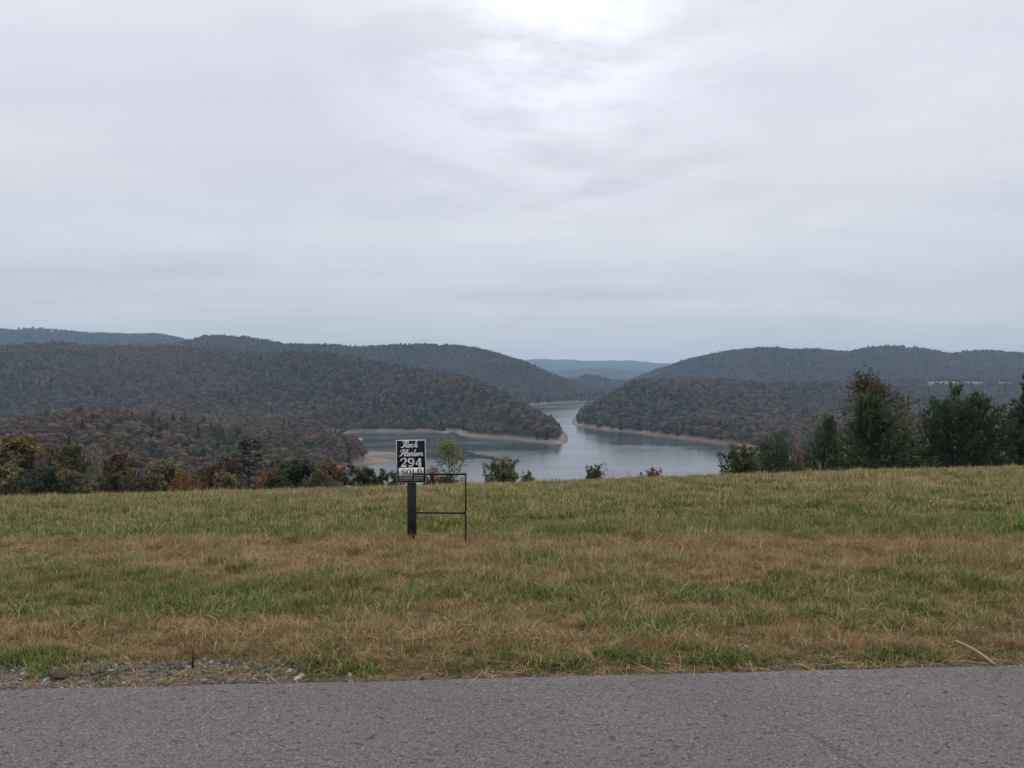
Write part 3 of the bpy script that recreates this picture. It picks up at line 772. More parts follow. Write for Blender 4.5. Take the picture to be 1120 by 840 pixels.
for i in cand:
    k = (WK + ['conifer'])[kind[i]]
    o = link('conifer_tree' if k == 'conifer' else 'deciduous_tree', NEARW[src[i]], None, (WP[i, 0], WP[i, 1], Z[i]))
    s = float(scl[i]); o.scale = (s, s, s); o.rotation_euler = (0, 0, float(rz[i]))
    tag(o, WOOD_LABEL[k], 'tree', k + ' trees on the wooded slope')
rest = ~solo
zero = np.zeros(rest.sum())
forest = scatter('forest', np.stack([WP[rest, 0], WP[rest, 1], Z[rest]], 1), src[rest] + len(WOODS) * (rad[rest] < 1000), np.stack([zero, zero, rz[rest]], 1),
                 np.stack([scl[rest]] * 3, 1) * np.stack([np.ones(rest.sum()), np.ones(rest.sum()), rng.uniform(0.85, 1.2, rest.sum())], 1), WOODS + NEARW)
print('FOREST', rest.sum(), 'solo', len(cand))

# ------------------------------------------------------------------ trees and shrubs at the field's edge
PROTO = {}; SIZE = {}
def proto(key, fn, leafmat, barkmat='bark'):
    if key not in PROTO:
        tr, cr = fn()
        cv = np.concatenate(cr.v)
        SIZE[key] = (np.percentile(cv[:, 2], 99.5), np.percentile(np.hypot(cv[:, 0], cv[:, 1]), 88) * 2)
        PROTO[key] = (tr.mesh('trunk', [M[barkmat]], True), cr.mesh('crown', [M[leafmat]]))
    return PROTO[key]
def ground_at(x, y): return float(ground_h(np.array([x]), np.array([y]))[0])
def plant(name, key, px, top, Y, wpx, h0, w0, label, cat, rz=0.0, group=None, sink=0.0):
    """stands at photo column px, depth Y; crown top at photo row top, crown about wpx photo pixels wide"""
    x = (px - 560.0) / F * Y; z = ground_at(x, Y)
    h = (CZ - (top - HY) / F * Y) - z + sink
    o = empty(name, (x, Y, z - sink), rz)
    h0, w0 = SIZE[key]
    sz = h / h0; sx = wpx / F * Y / w0
    o.scale = (sx, sx, sz)
    tag(o, label, cat, group)
    for part, me in zip(('trunk', 'crown'), PROTO[key]): link(part, me, o)
    return o
proto('autumn', lambda: broadleaf(11, 9, 6.5, 0.08, 4200, 0.17, 20), 'autumn')
proto('grey', lambda: broadleaf(12, 9, 5, 0.1, 1500, 0.13, 18, 0.15), 'olive')
proto('green', lambda: broadleaf(13, 9, 5.5, 0.06, 3600, 0.16, 18), 'green')
proto('rust', lambda: broadleaf(14, 9, 5.5, 0.05, 3600, 0.16, 18), 'rust')
proto('dark', lambda: broadleaf(15, 8, 6.5, 0.05, 4600, 0.16, 20), 'dark')
proto('olive', lambda: broadleaf(16, 9, 6, 0.06, 3600, 0.16, 20), 'olive')
proto('orange_shrub', lambda: shrub(17, 4, 4.5, 4200, 0.10), 'orange')
proto('rust_shrub', lambda: shrub(18, 4, 4.5, 4200, 0.10), 'autumn')
proto('pine', lambda: pine(19), 'pine', 'dark_bark')
proto('bare', lambda: bare(20), 'olive', 'pale_bark')
proto('spread', lambda: broadleaf(21, 6, 7.5, 0.38, 3000, 0.15, 16, 0.08, 1, .17), 'dark', 'dark_bark')
proto('willow', lambda: broadleaf(22, 8, 5.5, 0.10, 1900, 0.10, 26, 0.0, 1.9, .10), 'pale', 'bark')
proto('bush', lambda: shrub(23, 4, 4.2, 5200, 0.085), 'bushy')
proto('red_shrub', lambda: shrub(24, 2.5, 4, 2600, 0.085, 14, .2), 'red')
proto('cedar_cone', lambda: cedar(31, 6, 4.6, 8000), 'cedar', 'dark_bark')
proto('cedar_spire', lambda: cedar(32, 6, 4.2, 4600, 1, 0.7), 'cedar', 'dark_bark')
proto('cedar_round', lambda: cedar(33, 6, 6.0, 11000, 6, 1.0), 'cedar', 'dark_bark')
proto('cedar_small', lambda: cedar(34, 4.5, 4.8, 4200, 3, 0.9), 'cedar', 'dark_bark')
proto('tall_thin', lambda: broadleaf(25, 9, 6.2, 0.06, 9000, 0.075, 34, 0.0, 1.5, .12, 1, 1.25), 'thin', 'bark')

# left treeline
plant('deciduous_tree', 'autumn', 20, 477, 92, 62, 9, 6.5, 'large half turned tree with orange top at the left edge of the field', 'tree', 0.4)
plant('deciduous_tree', 'grey', 61, 488, 98, 40, 9, 5, 'thin grey green tree right of the large orange topped tree', 'tree', 1.1)
plant('deciduous_tree', 'green', 88, 484, 104, 42, 9, 5.5, 'dull green tree left of the pale bare trunk', 'tree', 2.0)
plant('bare_tree', 'bare', 108, 488, 96, 26, 9, 4, 'nearly leafless tree with a pale upright trunk in the left treeline', 'tree', 0.3)
plant('deciduous_tree', 'rust', 134, 494, 96, 42, 9, 5.5, 'rust brown tree just right of the pale bare trunk', 'tree', 0.9)
plant('shrub', 'rust_shrub', 158, 520, 82, 36, 4, 4.5, 'low mottled orange brown shrub left of the bright orange shrub', 'shrub', 0.2)
plant('deciduous_tree', 'olive', 190, 504, 92, 52, 9, 6, 'olive green round tree rising behind the bright orange shrub', 'tree', 1.7)
plant('shrub', 'orange_shrub', 199, 519, 80, 30, 4, 4.5, 'bright orange shrub glowing at the edge of the field', 'shrub', 0.5)
plant('deciduous_tree', 'rust', 229, 507, 90, 32, 9, 5.5, 'rust round topped tree right of the bright orange shrub', 'tree', 2.4)
plant('deciduous_tree', 'rust', 249, 503, 98, 28, 9, 5.5, 'rust brown tree at the left side of the tall dark pine', 'tree', 4.0)
plant('pine_tree', 'pine', 270, 482, 92, 44, 9, 5, 'tall dark pine with layered branches in the left treeline', 'tree', 0.0)
plant('shrub', 'orange_shrub', 292, 511, 88, 22, 4, 4.5, 'small orange brown sapling at the right foot of the tall pine', 'shrub', 1.4)
plant('deciduous_tree', 'dark', 324, 502, 90, 56, 8, 6.5, 'wide dark green round tree between the pine and the rust tree', 'tree', 0.7)
plant('deciduous_tree', 'rust', 355, 505, 92, 36, 9, 5.5, 'rust tree at the right end of the left treeline beside the water', 'tree', 3.1)
plant('bare_tree', 'bare', 50, 494, 94, 22, 9, 4, 'second nearly leafless tree, between the large orange topped tree and the thin grey green tree', 'tree', 2.3)
# fill low growth under the treeline
for i, (px, top, Y, w, key, h0, w0, lab) in enumerate([
    (4, 508, 84, 44, 'olive', 9, 6, 'olive bushy growth below the orange topped tree'),
    (48, 512, 84, 40, 'dark', 8, 6.5, 'dark green low tree in front of the thin grey green tree'),
    (78, 514, 86, 36, 'olive', 9, 6, 'olive low tree in front of the dull green tree'),
    (118, 516, 84, 34, 'green', 9, 5.5, 'green low tree at the foot of the pale bare trunk'),
    (172, 508, 100, 38, 'dark', 8, 6.5, 'dark green tree behind the mottled orange brown shrub'),
    (215, 514, 100, 36, 'green', 9, 5.5, 'green tree behind the rust round topped tree'),
    (252, 517, 84, 34, 'olive', 9, 6, 'olive low tree in front of the tall pine'),
    (302, 517, 84, 30, 'dark', 8, 6.5, 'dark low tree in front of the wide dark round tree'),
    (345, 515, 84, 30, 'olive', 9, 6, 'olive low tree in front of the rust tree by the water')]):
    plant('deciduous_tree', key, px, top, Y, w, h0, w0, lab, 'tree', i * 1.3)
# centre, on the brow
plant('deciduous_tree', 'spread', 389, 510.5, 46, 40, 6, 7.5, 'dark spreading tree left of the sign with its trunk showing', 'tree', 0.6)
plant('deciduous_tree', 'spread', 413, 513, 48, 30, 6, 7.5, 'dark spreading tree between the trunk showing tree and the sign', 'tree', 2.2)
plant('deciduous_tree', 'spread', 436, 514, 46, 22, 6, 7.5, 'small dark tree half hidden behind the sign panel', 'tree', 3.9)
plant('deciduous_tree', 'willow', 495, 481, 46, 44, 8, 5.5, 'airy pale green tree behind the empty sign frame', 'tree', 0.2)
plant('shrub', 'red_shrub', 470, 517, 38, 16, 2.5, 4, 'low reddish shrub just right of the sign panel', 'shrub', 0.5)
plant('shrub', 'bush', 487, 518, 38, 22, 4, 4.2, 'low olive shrub at the foot of the airy pale tree', 'shrub', 2.2)
plant('small_tree', 'bush', 550, 500.5, 42, 34, 4, 4.2, 'rounded dense green bushy tree on the brow in front of the water', 'tree', 0.9)
plant('shrub', 'bush', 577, 515.5, 38, 13, 4, 4.2, 'tiny green bush right of the dense bushy tree', 'shrub', 1.9)
plant('shrub', 'bush', 650, 508.5, 38, 17, 4, 4.2, 'low dark bush with bare stems beside it on the brow', 'shrub', 2.9)
plant('shrub', 'red_shrub', 711, 512.5, 38, 22, 2.5, 4, 'dark red shrub alone on the brow in front of the water', 'shrub', 1.2)
# bare weed stems by the low bush
for i, (px, top) in enumerate([(664, 506), (669, 509), (676, 513), (683, 514)]):
    rg = np.random.default_rng(60 + i); mb = MB(); Y = 38
    x = (px - 560) / F * Y; z = ground_at(x, Y); h = CZ - (top - HY) / F * Y - z
    tp = limb_path((0, 0, -.1), (rg.normal() * .1, 0, 1), h + .1, rg, 6, 0, .05); mb.tube(tp, np.linspace(.018, .006, 7), 5)
    for j in range(9):
        k = rg.integers(2, 7); mb.tube(limb_path(tp[k], unit(rg, 1)[0] + np.array([0, 0, .8]), h * .18, rg, 3), np.linspace(.009, .004, 4), 4, False)
    o = link('weed_stem', mb.mesh('weed_stem', [M['twig']]), None, (x, Y, z))
    tag(o, ['tallest bare weed stem right beside the low dark bush', 'second bare weed stem from the low dark bush', 'third bare weed stem from the low dark bush',
            'bare weed stem farthest right of the low dark bush'][i], 'weed', 'bare weed stems on the brow')
# right hand evergreens
plant('deciduous_tree', 'tall_thin', 974, 409, 66, 84, 9, 6.2, 'tall thin leaved olive tree rising behind the conical cedar', 'tree', 0.5)
plant('cedar_tree', 'cedar_small', 846, 477, 54, 42, 4.5, 4.8, 'small round dark cedar, leftmost of the evergreens', 'tree', 0.4)
plant('cedar_tree', 'cedar_spire', 898, 455, 54, 46, 6, 4.2, 'small cedar with a pointed spire between two gaps', 'tree', 1.0)
plant('cedar_tree', 'cedar_cone', 968, 434, 52, 74, 6, 4.2, 'broad conical cedar in front of the tall olive tree', 'tree', 2.1)
plant('cedar_tree', 'cedar_round', 1052, 427, 52, 80, 6, 6.0, 'widest round topped dark cedar with several leaders', 'tree', 0.7)
plant('cedar_tree', 'cedar_cone', 1136, 402, 54, 76, 6, 4.2, 'dark cedar cut off by the right edge of the view', 'tree', 3.7)
plant('shrub', 'bush', 812, 487, 46, 38, 4, 4.2, 'loose broadleaf shrub left of the smallest cedar', 'shrub', 0.8)
plant('shrub', 'orange_shrub', 873, 495, 60, 16, 4, 4.5, 'small orange shrub in the gap between the two smaller cedars', 'shrub', 2.6)
plant('shrub', 'rust_shrub', 1008, 492, 60, 26, 4, 4.5, 'brown thin shrub in the gap between the two big cedars', 'shrub', 1.6)
plant('shrub', 'red_shrub', 1103, 492, 62, 26, 2.5, 4, 'reddish brown shrub right of the widest cedar', 'shrub', 0.1)

# small grey roofed shed behind the cedars
M['roof'] = plain('grey_shingles', (0.085, 0.09, 0.10), 0.9, 0.3, 20, 0.1, bmp=.3)
M['siding'] = plain('pale_siding', (0.55, 0.55, 0.53), 0.7, 0.1, 6)
M['white'] = plain('white_paint', (0.78, 0.78, 0.77), 0.5, 0.06, 5)
M['door'] = plain('brown_door', (0.10, 0.07, 0.05), 0.6, 0.2, 5)
def house(px, ridge_py, Y, w, dpt, wall_h, rise, label, cat, name):
    x = (px - 560) / F * Y; zt = CZ - (ridge_py - HY) / F * Y
    z0 = ground_at(x, Y)
    r = empty(name, (x, Y, z0), 0.12); tag(r, label, cat)
    base = zt - rise - z0
    wl = MB().box((0, 0, base / 2 - .3), (w, dpt, base + .6))
    for sx in (-1, 1): wl.add([(sx * w / 2, -dpt / 2, base), (sx * w / 2, dpt / 2, base), (sx * w / 2, 0, base + rise - .05)], None, [(0, 1, 2)])
    link('wall', wl.mesh('wall', [M['siding']]), r)
    rf = MB(); e, th = .3, .12
    for sy in (-1, 1):
        y1, z1 = sy * (dpt / 2 + e), base - rise * e / (dpt / 2)
        v = [(-w / 2 - e, y1, z1), (w / 2 + e, y1, z1), (w / 2 + e, 0, base + rise), (-w / 2 - e, 0, base + rise)]
        v = v + [(a, b_, c + th) for a, b_, c in v]
        rf.add(v, [(0, 1, 2, 3), (7, 6, 5, 4), (0, 4, 5, 1), (1, 5, 6, 2), (3, 7, 4, 0)])
    link('roof', rf.mesh('roof', [M['roof']]), r)
    link('door', MB().box((w * .15, -dpt / 2 - .03, base * .4), (.95, .06, min(2.0, base * .8))).mesh('door', [M['door']]), r)
    link('window', MB().box((-w * .25, -dpt / 2 - .03, base * .55), (1.0, .06, .9)).mesh('window', [plain('dark_pane', (0.03, 0.035, 0.04), 0.15, .1)]), r)
    return r
house(922, 499, 84, 5.6, 4.4, 2.4, 1.3, 'small shed with a grey roof seen through the gap between cedars', 'shed', 'shed')
house(787, 471.5, 1010, 10, 8, 3, 3, 'tiny pale house among the trees above the right shore', 'house', 'house')

# ------------------------------------------------------------------ boat docks in the cove
def boathouse(px, py, w, dpt, h, label, rz, name='floating_boathouse'):
    x, y = on_lake(px, py)
    r = empty(name, (x, y, LAKE), rz); tag(r, label, 'boathouse', 'white roofed boathouses in the cove')
    link('deck', MB().box((0, 0, .25), (w + 1, dpt + 1, .5)).mesh('deck', [M['siding']]), r)
    for sx in (-1, 1):
        for sy in (-1, 1): link('post', MB().box((sx * w * .47, sy * dpt * .45, .5 + h / 2), (.25, .25, h)).mesh('post', [M['white']]), r)
    rf = MB().add([(-w / 2, -dpt / 2, h + .5), (w / 2, -dpt / 2, h + .5), (w / 2, dpt / 2, h + .5), (-w / 2, dpt / 2, h + .5), (-w / 2 + .6, 0, h + 1.7), (w / 2 - .6, 0, h + 1.7)],
                  [(0, 1, 5, 4), (2, 3, 4, 5), (3, 2, 1, 0)], [(1, 2, 5), (3, 0, 4)])
    link('roof', rf.mesh('roof', [M['white']]), r)
boathouse(373.5, 482.6, 9, 7, 2.6, 'white roofed floating boathouse, left and farther one of the pair', 0.2)
boathouse(378.5, 485.2, 8, 7, 2.6, 'white roofed floating boathouse, right and nearer one of the pair', 0.25)
boathouse(364.0, 482.0, 5, 5, 2.0, 'low small boathouse left of the two white roofed boathouses', 0.1)
def boat(px, py, ln, label, rz):
    x, y = on_lake(px, py); r = empty('motorboat', (x, y, LAKE), rz); tag(r, label, 'boat')
    s = np.linspace(0, 1, 9); wd = 1.1 * np.minimum(1, (1 - s) ** .5 * 1.35)
    v = []
    for a, b_ in zip(s, wd): v += [(-ln / 2 + a * ln, -b_, .9 + .3 * a), (-ln / 2 + a * ln, -b_ * .5, -.2), (-ln / 2 + a * ln, b_ * .5, -.2), (-ln / 2 + a * ln, b_, .9 + .3 * a)]
    q = []
    for i in range(8):
        k = i * 4; q += [(k, k + 4, k + 5, k + 1), (k + 1, k + 5, k + 6, k + 2), (k + 2, k + 6, k + 7, k + 3), (k + 3, k + 7, k + 4, k)]
    q.append((0, 1, 2, 3))
    link('hull', MB().add(v, q).mesh('hull', [M['white']]), r)
    link('cabin', MB().box((-.1 * ln, 0, 1.5), (ln * .35, 1.5, 1.2), 0, .75).mesh('cabin', [M['white']]), r)
boat(393.5, 481.3, 6, 'small white motorboat moored right of the white boathouses', 0.5)

# ------------------------------------------------------------------ sign
SY = 8.55
M['post'] = plain('weathered_dark_timber', (0.030, 0.030, 0.032), 0.85, 0.5, 14, bmp=.4)
M['panel'] = plain('navy_sign_face', (0.009, 0.010, 0.017), 0.6, 0.15, 6, 0.15)
M['border'] = plain('sign_border_white', (0.62, 0.63, 0.64), 0.5, 0.08, 20)
M['letter'] = plain('white_lettering', (0.72, 0.73, 0.74), 0.5, 0.06, 20)
M['rider'] = plain('white_sold_strip', (0.74, 0.75, 0.75), 0.5, 0.05, 20)
M['black'] = plain('black_lettering', (0.015, 0.015, 0.016), 0.5, 0.1, 20)
M['grey'] = plain('faded_grey_strip', (0.10, 0.105, 0.115), 0.6, 0.3, 30)
M['letter_faded'] = plain('faded_lettering', (0.28, 0.285, 0.295), 0.6, 0.3, 30)
M['iron'] = plain('black_painted_iron', (0.014, 0.014, 0.015), 0.6, 0.4, 30, 0.15)
S = SY / F
sx, sz0 = (449 - 560) * S, ground_at((449 - 560) * S, SY)
sign = empty('sale_sign', (sx, SY, sz0)); tag(sign, 'navy and white lot sign marked sold on a dark timber post', 'sign')
ptop = CZ - (484 - HY) * S - sz0
pm = MB().box((0.0, 0.075, ptop / 2 - .15), (.094, .094, ptop + .3), 0.22, 1.0, .008)
link('post', pm.mesh('post', [M['post']]), sign)
pcx = (449.4 - 560) * S - sx
pw, ph = 32.0 * S, 47.0 * S
pcz = CZ - (504.8 - HY) * S - sz0
panel = link('sign_panel', MB().box((0, 0, 0), (pw, .012, ph)).mesh('sign_panel', [M['border']]), sign, (pcx, 0.004, pcz))
panel.rotation_euler = (0, R(-0.8), R(2))
YF = -.006
link('panel_face', MB().box((0, YF - .0008, 0), (pw - .013, .0016, ph - .013)).mesh('panel_face', [M['panel']]), panel)
for sx_ in (-1, 1):
    link('screw', MB().tube([(sx_ * pw * .44, YF - .0016, ph * .0), (sx_ * pw * .44, YF - .005, ph * .0)], [.0055, .005], 8).mesh('screw', [M['grey']]), panel)
# strokes: ribbons on the face of the panel
class Pen:
    def __init__(s): s.mb = MB(); s.k = 0
    def stroke(s, pts, w):
        p = np.asarray(pts, float)
        if len(p) > 2:                   # smooth the stroke (Catmull-Rom)
            q = np.vstack([2 * p[0] - p[1], p, 2 * p[-1] - p[-2]]); out = []
            for i in range(1, len(q) - 2):
                for t_ in np.linspace(0, 1, 6, endpoint=False):
                    a, b_, c, d_ = q[i - 1], q[i], q[i + 1], q[i + 2]
                    out.append(0.5 * (2 * b_ + (c - a) * t_ + (2 * a - 5 * b_ + 4 * c - d_) * t_ ** 2 + (3 * b_ - a - 3 * c + d_) * t_ ** 3))
            out.append(p[-1]); p = np.array(out)
        d = np.gradient(p, axis=0); d /= np.linalg.norm(d, axis=1)[:, None] + 1e-12
        nrm = np.stack([-d[:, 1], d[:, 0]], 1)
        w = np.interp(np.linspace(0, 1, len(p)), np.linspace(0, 1, len(np.atleast_1d(w))), np.atleast_1d(w))[:, None] / 2
        a, b_ = p - nrm * w, p + nrm * w
        y = YF - .0022 - .00012 * s.k; s.k += 1
        m = len(p)
        v = np.concatenate([np.stack([a[:, 0], np.full(m, y), a[:, 1]], 1), np.stack([b_[:, 0], np.full(m, y), b_[:, 1]], 1)])
        s.mb.add(v, [(i, i + 1, m + i + 1, m + i) for i in range(m - 1)])
    def glyph(s, strokes, x, z, w, h, th, slant=0.0):
        for pts, k in strokes: s.stroke([(x + (u + slant * v) * w, z + v * h) for u, v in pts], np.atleast_1d(k) * th)
G = {
 '2': [([(.10,.72),(.16,.92),(.45,1.0),(.80,.92),(.84,.70),(.60,.42),(.12,.08)], [1.4,.8,.8,1.5,1.6,1.0,.9]), ([(.10,.07),(.90,.07)], [1.5,1.5]), ([(.88,.02),(.90,.28)], .6)],
 '9': [([(.84,.66),(.68,.42),(.40,.42),(.14,.60),(.16,.86),(.48,1.0),(.80,.88),(.86,.60),(.72,.18),(.40,.0),(.14,.12)], [.8,.7,.9,1.6,1.6,.8,1.2,1.7,1.4,.8,1.5])],
 '4': [([(.70,.0),(.70,1.0)], 1.8), ([(.68,.98),(.06,.32)], .8), ([(.04,.29),(.96,.29)], 1.0), ([(.48,.02),(.94,.02)], .9)],
 'S': [([(.82,.74),(.70,.95),(.42,1.0),(.16,.82),(.24,.60),(.66,.42),(.82,.22),(.60,.02),(.30,.03),(.14,.26)], [.6,.7,.8,1.3,1.6,1.7,1.4,.8,.7,.6]), ([(.84,.72),(.84,.98)], .5), ([(.12,.04),(.12,.28)], .5)],
 'O': [([(.50,1.0),(.18,.84),(.10,.50),(.18,.16),(.50,.0),(.82,.16),(.90,.50),(.82,.84),(.50,1.0)], [.7,1.2,1.8,1.2,.7,1.2,1.8,1.2,.7])],
 'L': [([(.30,.03),(.30,.97)], 1.7), ([(.10,.97),(.52,.97)], .6), ([(.10,.03),(.90,.03)], .7), ([(.88,.03),(.90,.32)], .7)],
 'D': [([(.26,.03),(.26,.97)], 1.7), ([(.08,.97),(.45,.97),(.78,.86),(.92,.50),(.78,.14),(.45,.03),(.08,.03)], [.6,.7,1.3,1.8,1.3,.7,.6])],
 # script
 'R': [([(.30,.62),(.12,.78),(.22,.96),(.60,1.0),(.95,.92),(.98,.68),(.72,.54),(.46,.50)], [.7,.8,.8,.9,1.2,1.2,.8,.7]), ([(.62,.96),(.52,.50),(.36,.10),(.12,-.02),(.0,.10)], [1.3,1.5,1.3,.8,1.1]), ([(.52,.50),(.72,.30),(.86,.04),(1.08,.06)], [.8,1.4,1.2,.6])],
 'H': [([(.0,.66),(.06,.90),(.28,1.0),(.46,.86),(.38,.46),(.22,.08),(.0,.0)], [.8,.7,.9,1.4,1.5,1.2,.9]), ([(1.0,.98),(.84,.62),(.72,.12),(.90,.0),(1.05,.12)], [1.0,1.5,1.5,.8,.6]), ([(.10,.48),(.45,.54),(.80,.52),(1.06,.60)], [.6,.9,.8,.6]), ([(.46,.86),(.72,.98),(1.0,.98)], [.6,.6,.6])],
 'o': [([(.52,.5),(.18,.40),(.10,.12),(.36,.0),(.68,.14),(.72,.40),(.50,.50),(.74,.46),(1.0,.40)], [.7,1.1,1.4,.8,1.3,1.1,.7,.6,.5])],
 'c': [([(.74,.40),(.52,.50),(.20,.40),(.12,.12),(.38,.0),(.70,.08),(1.0,.26)], [1.2,.8,1.3,1.4,.8,.6,.5])],
 'k': [([(.10,.0),(.24,.50),(.44,.98),(.30,1.0),(.22,.70),(.14,.0)], [1.3,1.2,.8,.7,1.0,1.2]), ([(.16,.22),(.50,.50),(.66,.40),(.36,.26),(.62,.04),(.98,.10)], [.6,.9,1.1,.8,1.3,.6])],
 'a': [([(.68,.46),(.36,.50),(.12,.28),(.20,.0),(.48,.08),(.70,.44)], [.8,.8,1.4,1.0,.8,.8]), ([(.72,.50),(.64,.08),(.78,.0),(1.0,.18)], [1.3,1.4,.8,.5])],
 'r': [([(.0,.14),(.24,.54),(.34,.46),(.62,.46),(.56,.10),(.72,.0),(1.0,.16)], [.6,1.2,.9,1.1,1.3,.8,.5])],
 'b': [([(.0,.16),(.36,.80),(.36,1.0),(.24,.92),(.16,.20),(.36,.0),(.66,.10),(.66,.38),(.50,.44),(.80,.42),(1.0,.46)], [.5,.7,.8,.9,1.4,.9,1.1,1.1,.7,.5,.5])],
}
def px2(px, py): return ((px - 449.4) * S, (504.8 - py) * S)   # photo pixel to panel plane
pen = Pen(); th = 1.05 * S
x0, z0 = px2(438.6, 489.3)
for ch, x_, w_, h_ in (('R', 0, 6.6, 7.0), ('o', 7.0, 3.9, 6.9), ('c', 10.8, 3.5, 6.9), ('k', 14.0, 4.6, 6.6)): pen.glyph(G[ch], x0 + x_ * S, z0, w_ * S, h_ * S, th, 0.32)
x0, z0 = px2(436.6, 498.8)
for ch, x_, w_, h_ in (('H', 0, 7.8, 7.0), ('a', 8.4, 4.0, 6.8), ('r', 12.2, 3.3, 6.8), ('b', 15.4, 3.8, 6.8), ('o', 19.0, 3.7, 6.8), ('r', 22.6, 3.3, 6.8)): pen.glyph(G[ch], x0 + x_ * S, z0, w_ * S, h_ * S, th, 0.30)
for ch, x_ in (('2', 437.9), ('9', 446.0), ('4', 454.1)):
    x0, z0 = px2(x_, 510.4); pen.glyph(G[ch], x0, z0, 6.9 * S, 8.9 * S, 1.30 * S)
link('lettering', pen.mb.mesh('lettering', [M['letter']]), panel)
x0, z0 = px2(449.4, 516.4)
link('sold_strip', MB().box((x0, YF - .0022, z0), (27.2 * S, .0012, 9.4 * S)).mesh('sold_strip', [M['rider']]), panel)
pen = Pen(); pen.k = 14
for ch, x_, w_ in (('S', 438.8, 4.6), ('O', 444.0, 5.4), ('L', 450.2, 4.8), ('D', 455.6, 5.4)):
    a_, b_ = px2(x_, 519.3); pen.glyph(G[ch], a_, b_, w_ * S, 5.9 * S, 0.78 * S)
link('sold_lettering', pen.mb.mesh('sold_lettering', [M['black']]), panel)
x0, z0 = px2(449.4, 524.1)
link('phone_strip', MB().box((x0, YF - .0022, z0), (27.2 * S, .0012, 4.6 * S)).mesh('phone_strip', [M['grey']]), panel)

rg = np.random.default_rng(5); pen = Pen(); pen.k = 18
for row in (525.6, 523.4):
    q = 437.2
    while q < 461.2:
        w_ = rg.uniform(.5, 1.1)
        if rg.random() > .22: pen.stroke([px2(q, row), px2(q + w_, row + rg.uniform(-.25, .25))], rg.uniform(.5, 1.1) * S)
        q += w_ + .45
link('faded_marks', pen.mb.mesh('faded_marks', [M['letter_faded']]), panel)

# empty iron frame beside and just in front of the sign
FY = 8.40; S2 = FY / F
fx = (480.3 - 560) * S2; fz = ground_at(fx, FY)
fr = empty('sign_frame', (fx, FY, fz)); tag(fr, 'empty black iron yard sign frame standing right of the lot sign', 'sign frame')
wbar = .017; half = 29.0 * S2
ztop = CZ - (518 - HY) * S2 - fz; zmid = CZ - (561.5 - HY) * S2 - fz
for s_ in (-1, 1):
    link('leg', MB().box((s_ * half, 0, ztop / 2 - .15), (wbar, wbar, ztop + .3)).mesh('leg', [M['iron']]), fr)
for z_ in (ztop - wbar / 2, zmid):
    link('crossbar', MB().box((0, 0, z_), (2 * half - wbar - .0004, wbar * .9, wbar)).mesh('crossbar', [M['iron']]), fr)
fr.rotation_euler = (0, 0, R(-1.5))

# ------------------------------------------------------------------ grass
def blade_mat(name, ca, cb, trans=0.3):
    m, t, b = new_mat(name, 0.7, 0.2)
    geo_ = N(t, 'ShaderNodeNewGeometry'); oi = N(t, 'ShaderNodeObjectInfo')
    c = mix_col(t, geo_.outputs['Random Per Island'], ca, cb)
    k = math_node(t, 'ADD', math_node(t, 'MULTIPLY', oi.outputs['Random'], 0.95), 0.55)
    hs = N(t, 'ShaderNodeHueSaturation'); L(t, k, hs.inputs['Value']); L(t, c, hs.inputs['Color'])
    L(t, hs.outputs[0], b.inputs['Base Color'])
    tr = N(t, 'ShaderNodeBsdfTranslucent'); L(t, hs.outputs[0], tr.inputs['Color'])
    mx = N(t, 'ShaderNodeMixShader'); mx.inputs[0].default_value = trans
    L(t, b.outputs[0], mx.inputs[1]); L(t, tr.outputs[0], mx.inputs[2]); L(t, mx.outputs[0], t.nodes['Material Output'].inputs['Surface'])
    return m
BM = {
 'green': blade_mat('green_blades', (0.088, 0.130, 0.028), (0.165, 0.195, 0.054)),
 'deep': blade_mat('deep_green_blades', (0.050, 0.102, 0.020), (0.092, 0.150, 0.034)),
 'yellow': blade_mat('yellowing_blades', (0.195, 0.182, 0.058), (0.29, 0.26, 0.10)),
 'tan': blade_mat('tan_stalks', (0.30, 0.195, 0.105), (0.46, 0.325, 0.18)),
 'brown': blade_mat('brown_stalks', (0.165, 0.095, 0.050), (0.29, 0.178, 0.095)),
 'straw': blade_mat('pale_straw', (0.34, 0.25, 0.145), (0.52, 0.41, 0.255)),
}
def tuft(seed, n, h, rad, lean, wid, mats, lie=0.0):
    """n bent blades round a point; mats: list of material keys, one per third of the blades"""
    rng = np.random.default_rng(seed)
    a = rng.uniform(0, 6.283, n); r = rad * np.sqrt(rng.random(n))
    p = np.stack([r * np.cos(a), r * np.sin(a), np.zeros(n)], 1)
    b = rng.uniform(0, 6.283, n); ln = lean * rng.uniform(0.2, 1.3, n)
    hh = h * rng.uniform(0.45, 1.15, n)
    d = np.stack([np.cos(b), np.sin(b), np.zeros(n)], 1)
    up = np.array([0, 0, 1.0])
    vz = hh * (1 - lie); out = hh * ln
    m1 = p + d * (out * .35)[:, None] + up * (vz * .55)[:, None]
    m2 = p + d * (out * 1.0)[:, None] + up * (vz * np.clip(1 - 0.25 * ln, .3, 1))[:, None]
    p = p + up * (-.01 + (0.02 * rng.random(n) * (lie > 0)))[:, None]
    s = np.stack([-np.sin(b), np.cos(b), np.zeros(n)], 1) * (wid * rng.uniform(0.6, 1.3, n))[:, None] / 2
    v = np.stack([p - s, p + s, m1 + s * .8, m1 - s * .8, m2], 1).reshape(-1, 3)
    k = np.arange(n)[:, None] * 5
    q = k + np.array([[0, 1, 2, 3]]); t_ = k + np.array([[3, 2, 4]])
    mi = np.arange(n) % len(mats)
    return np_mesh('tuft', v, [q, t_], [BM[x] for x in mats], np.concatenate([mi, mi]))
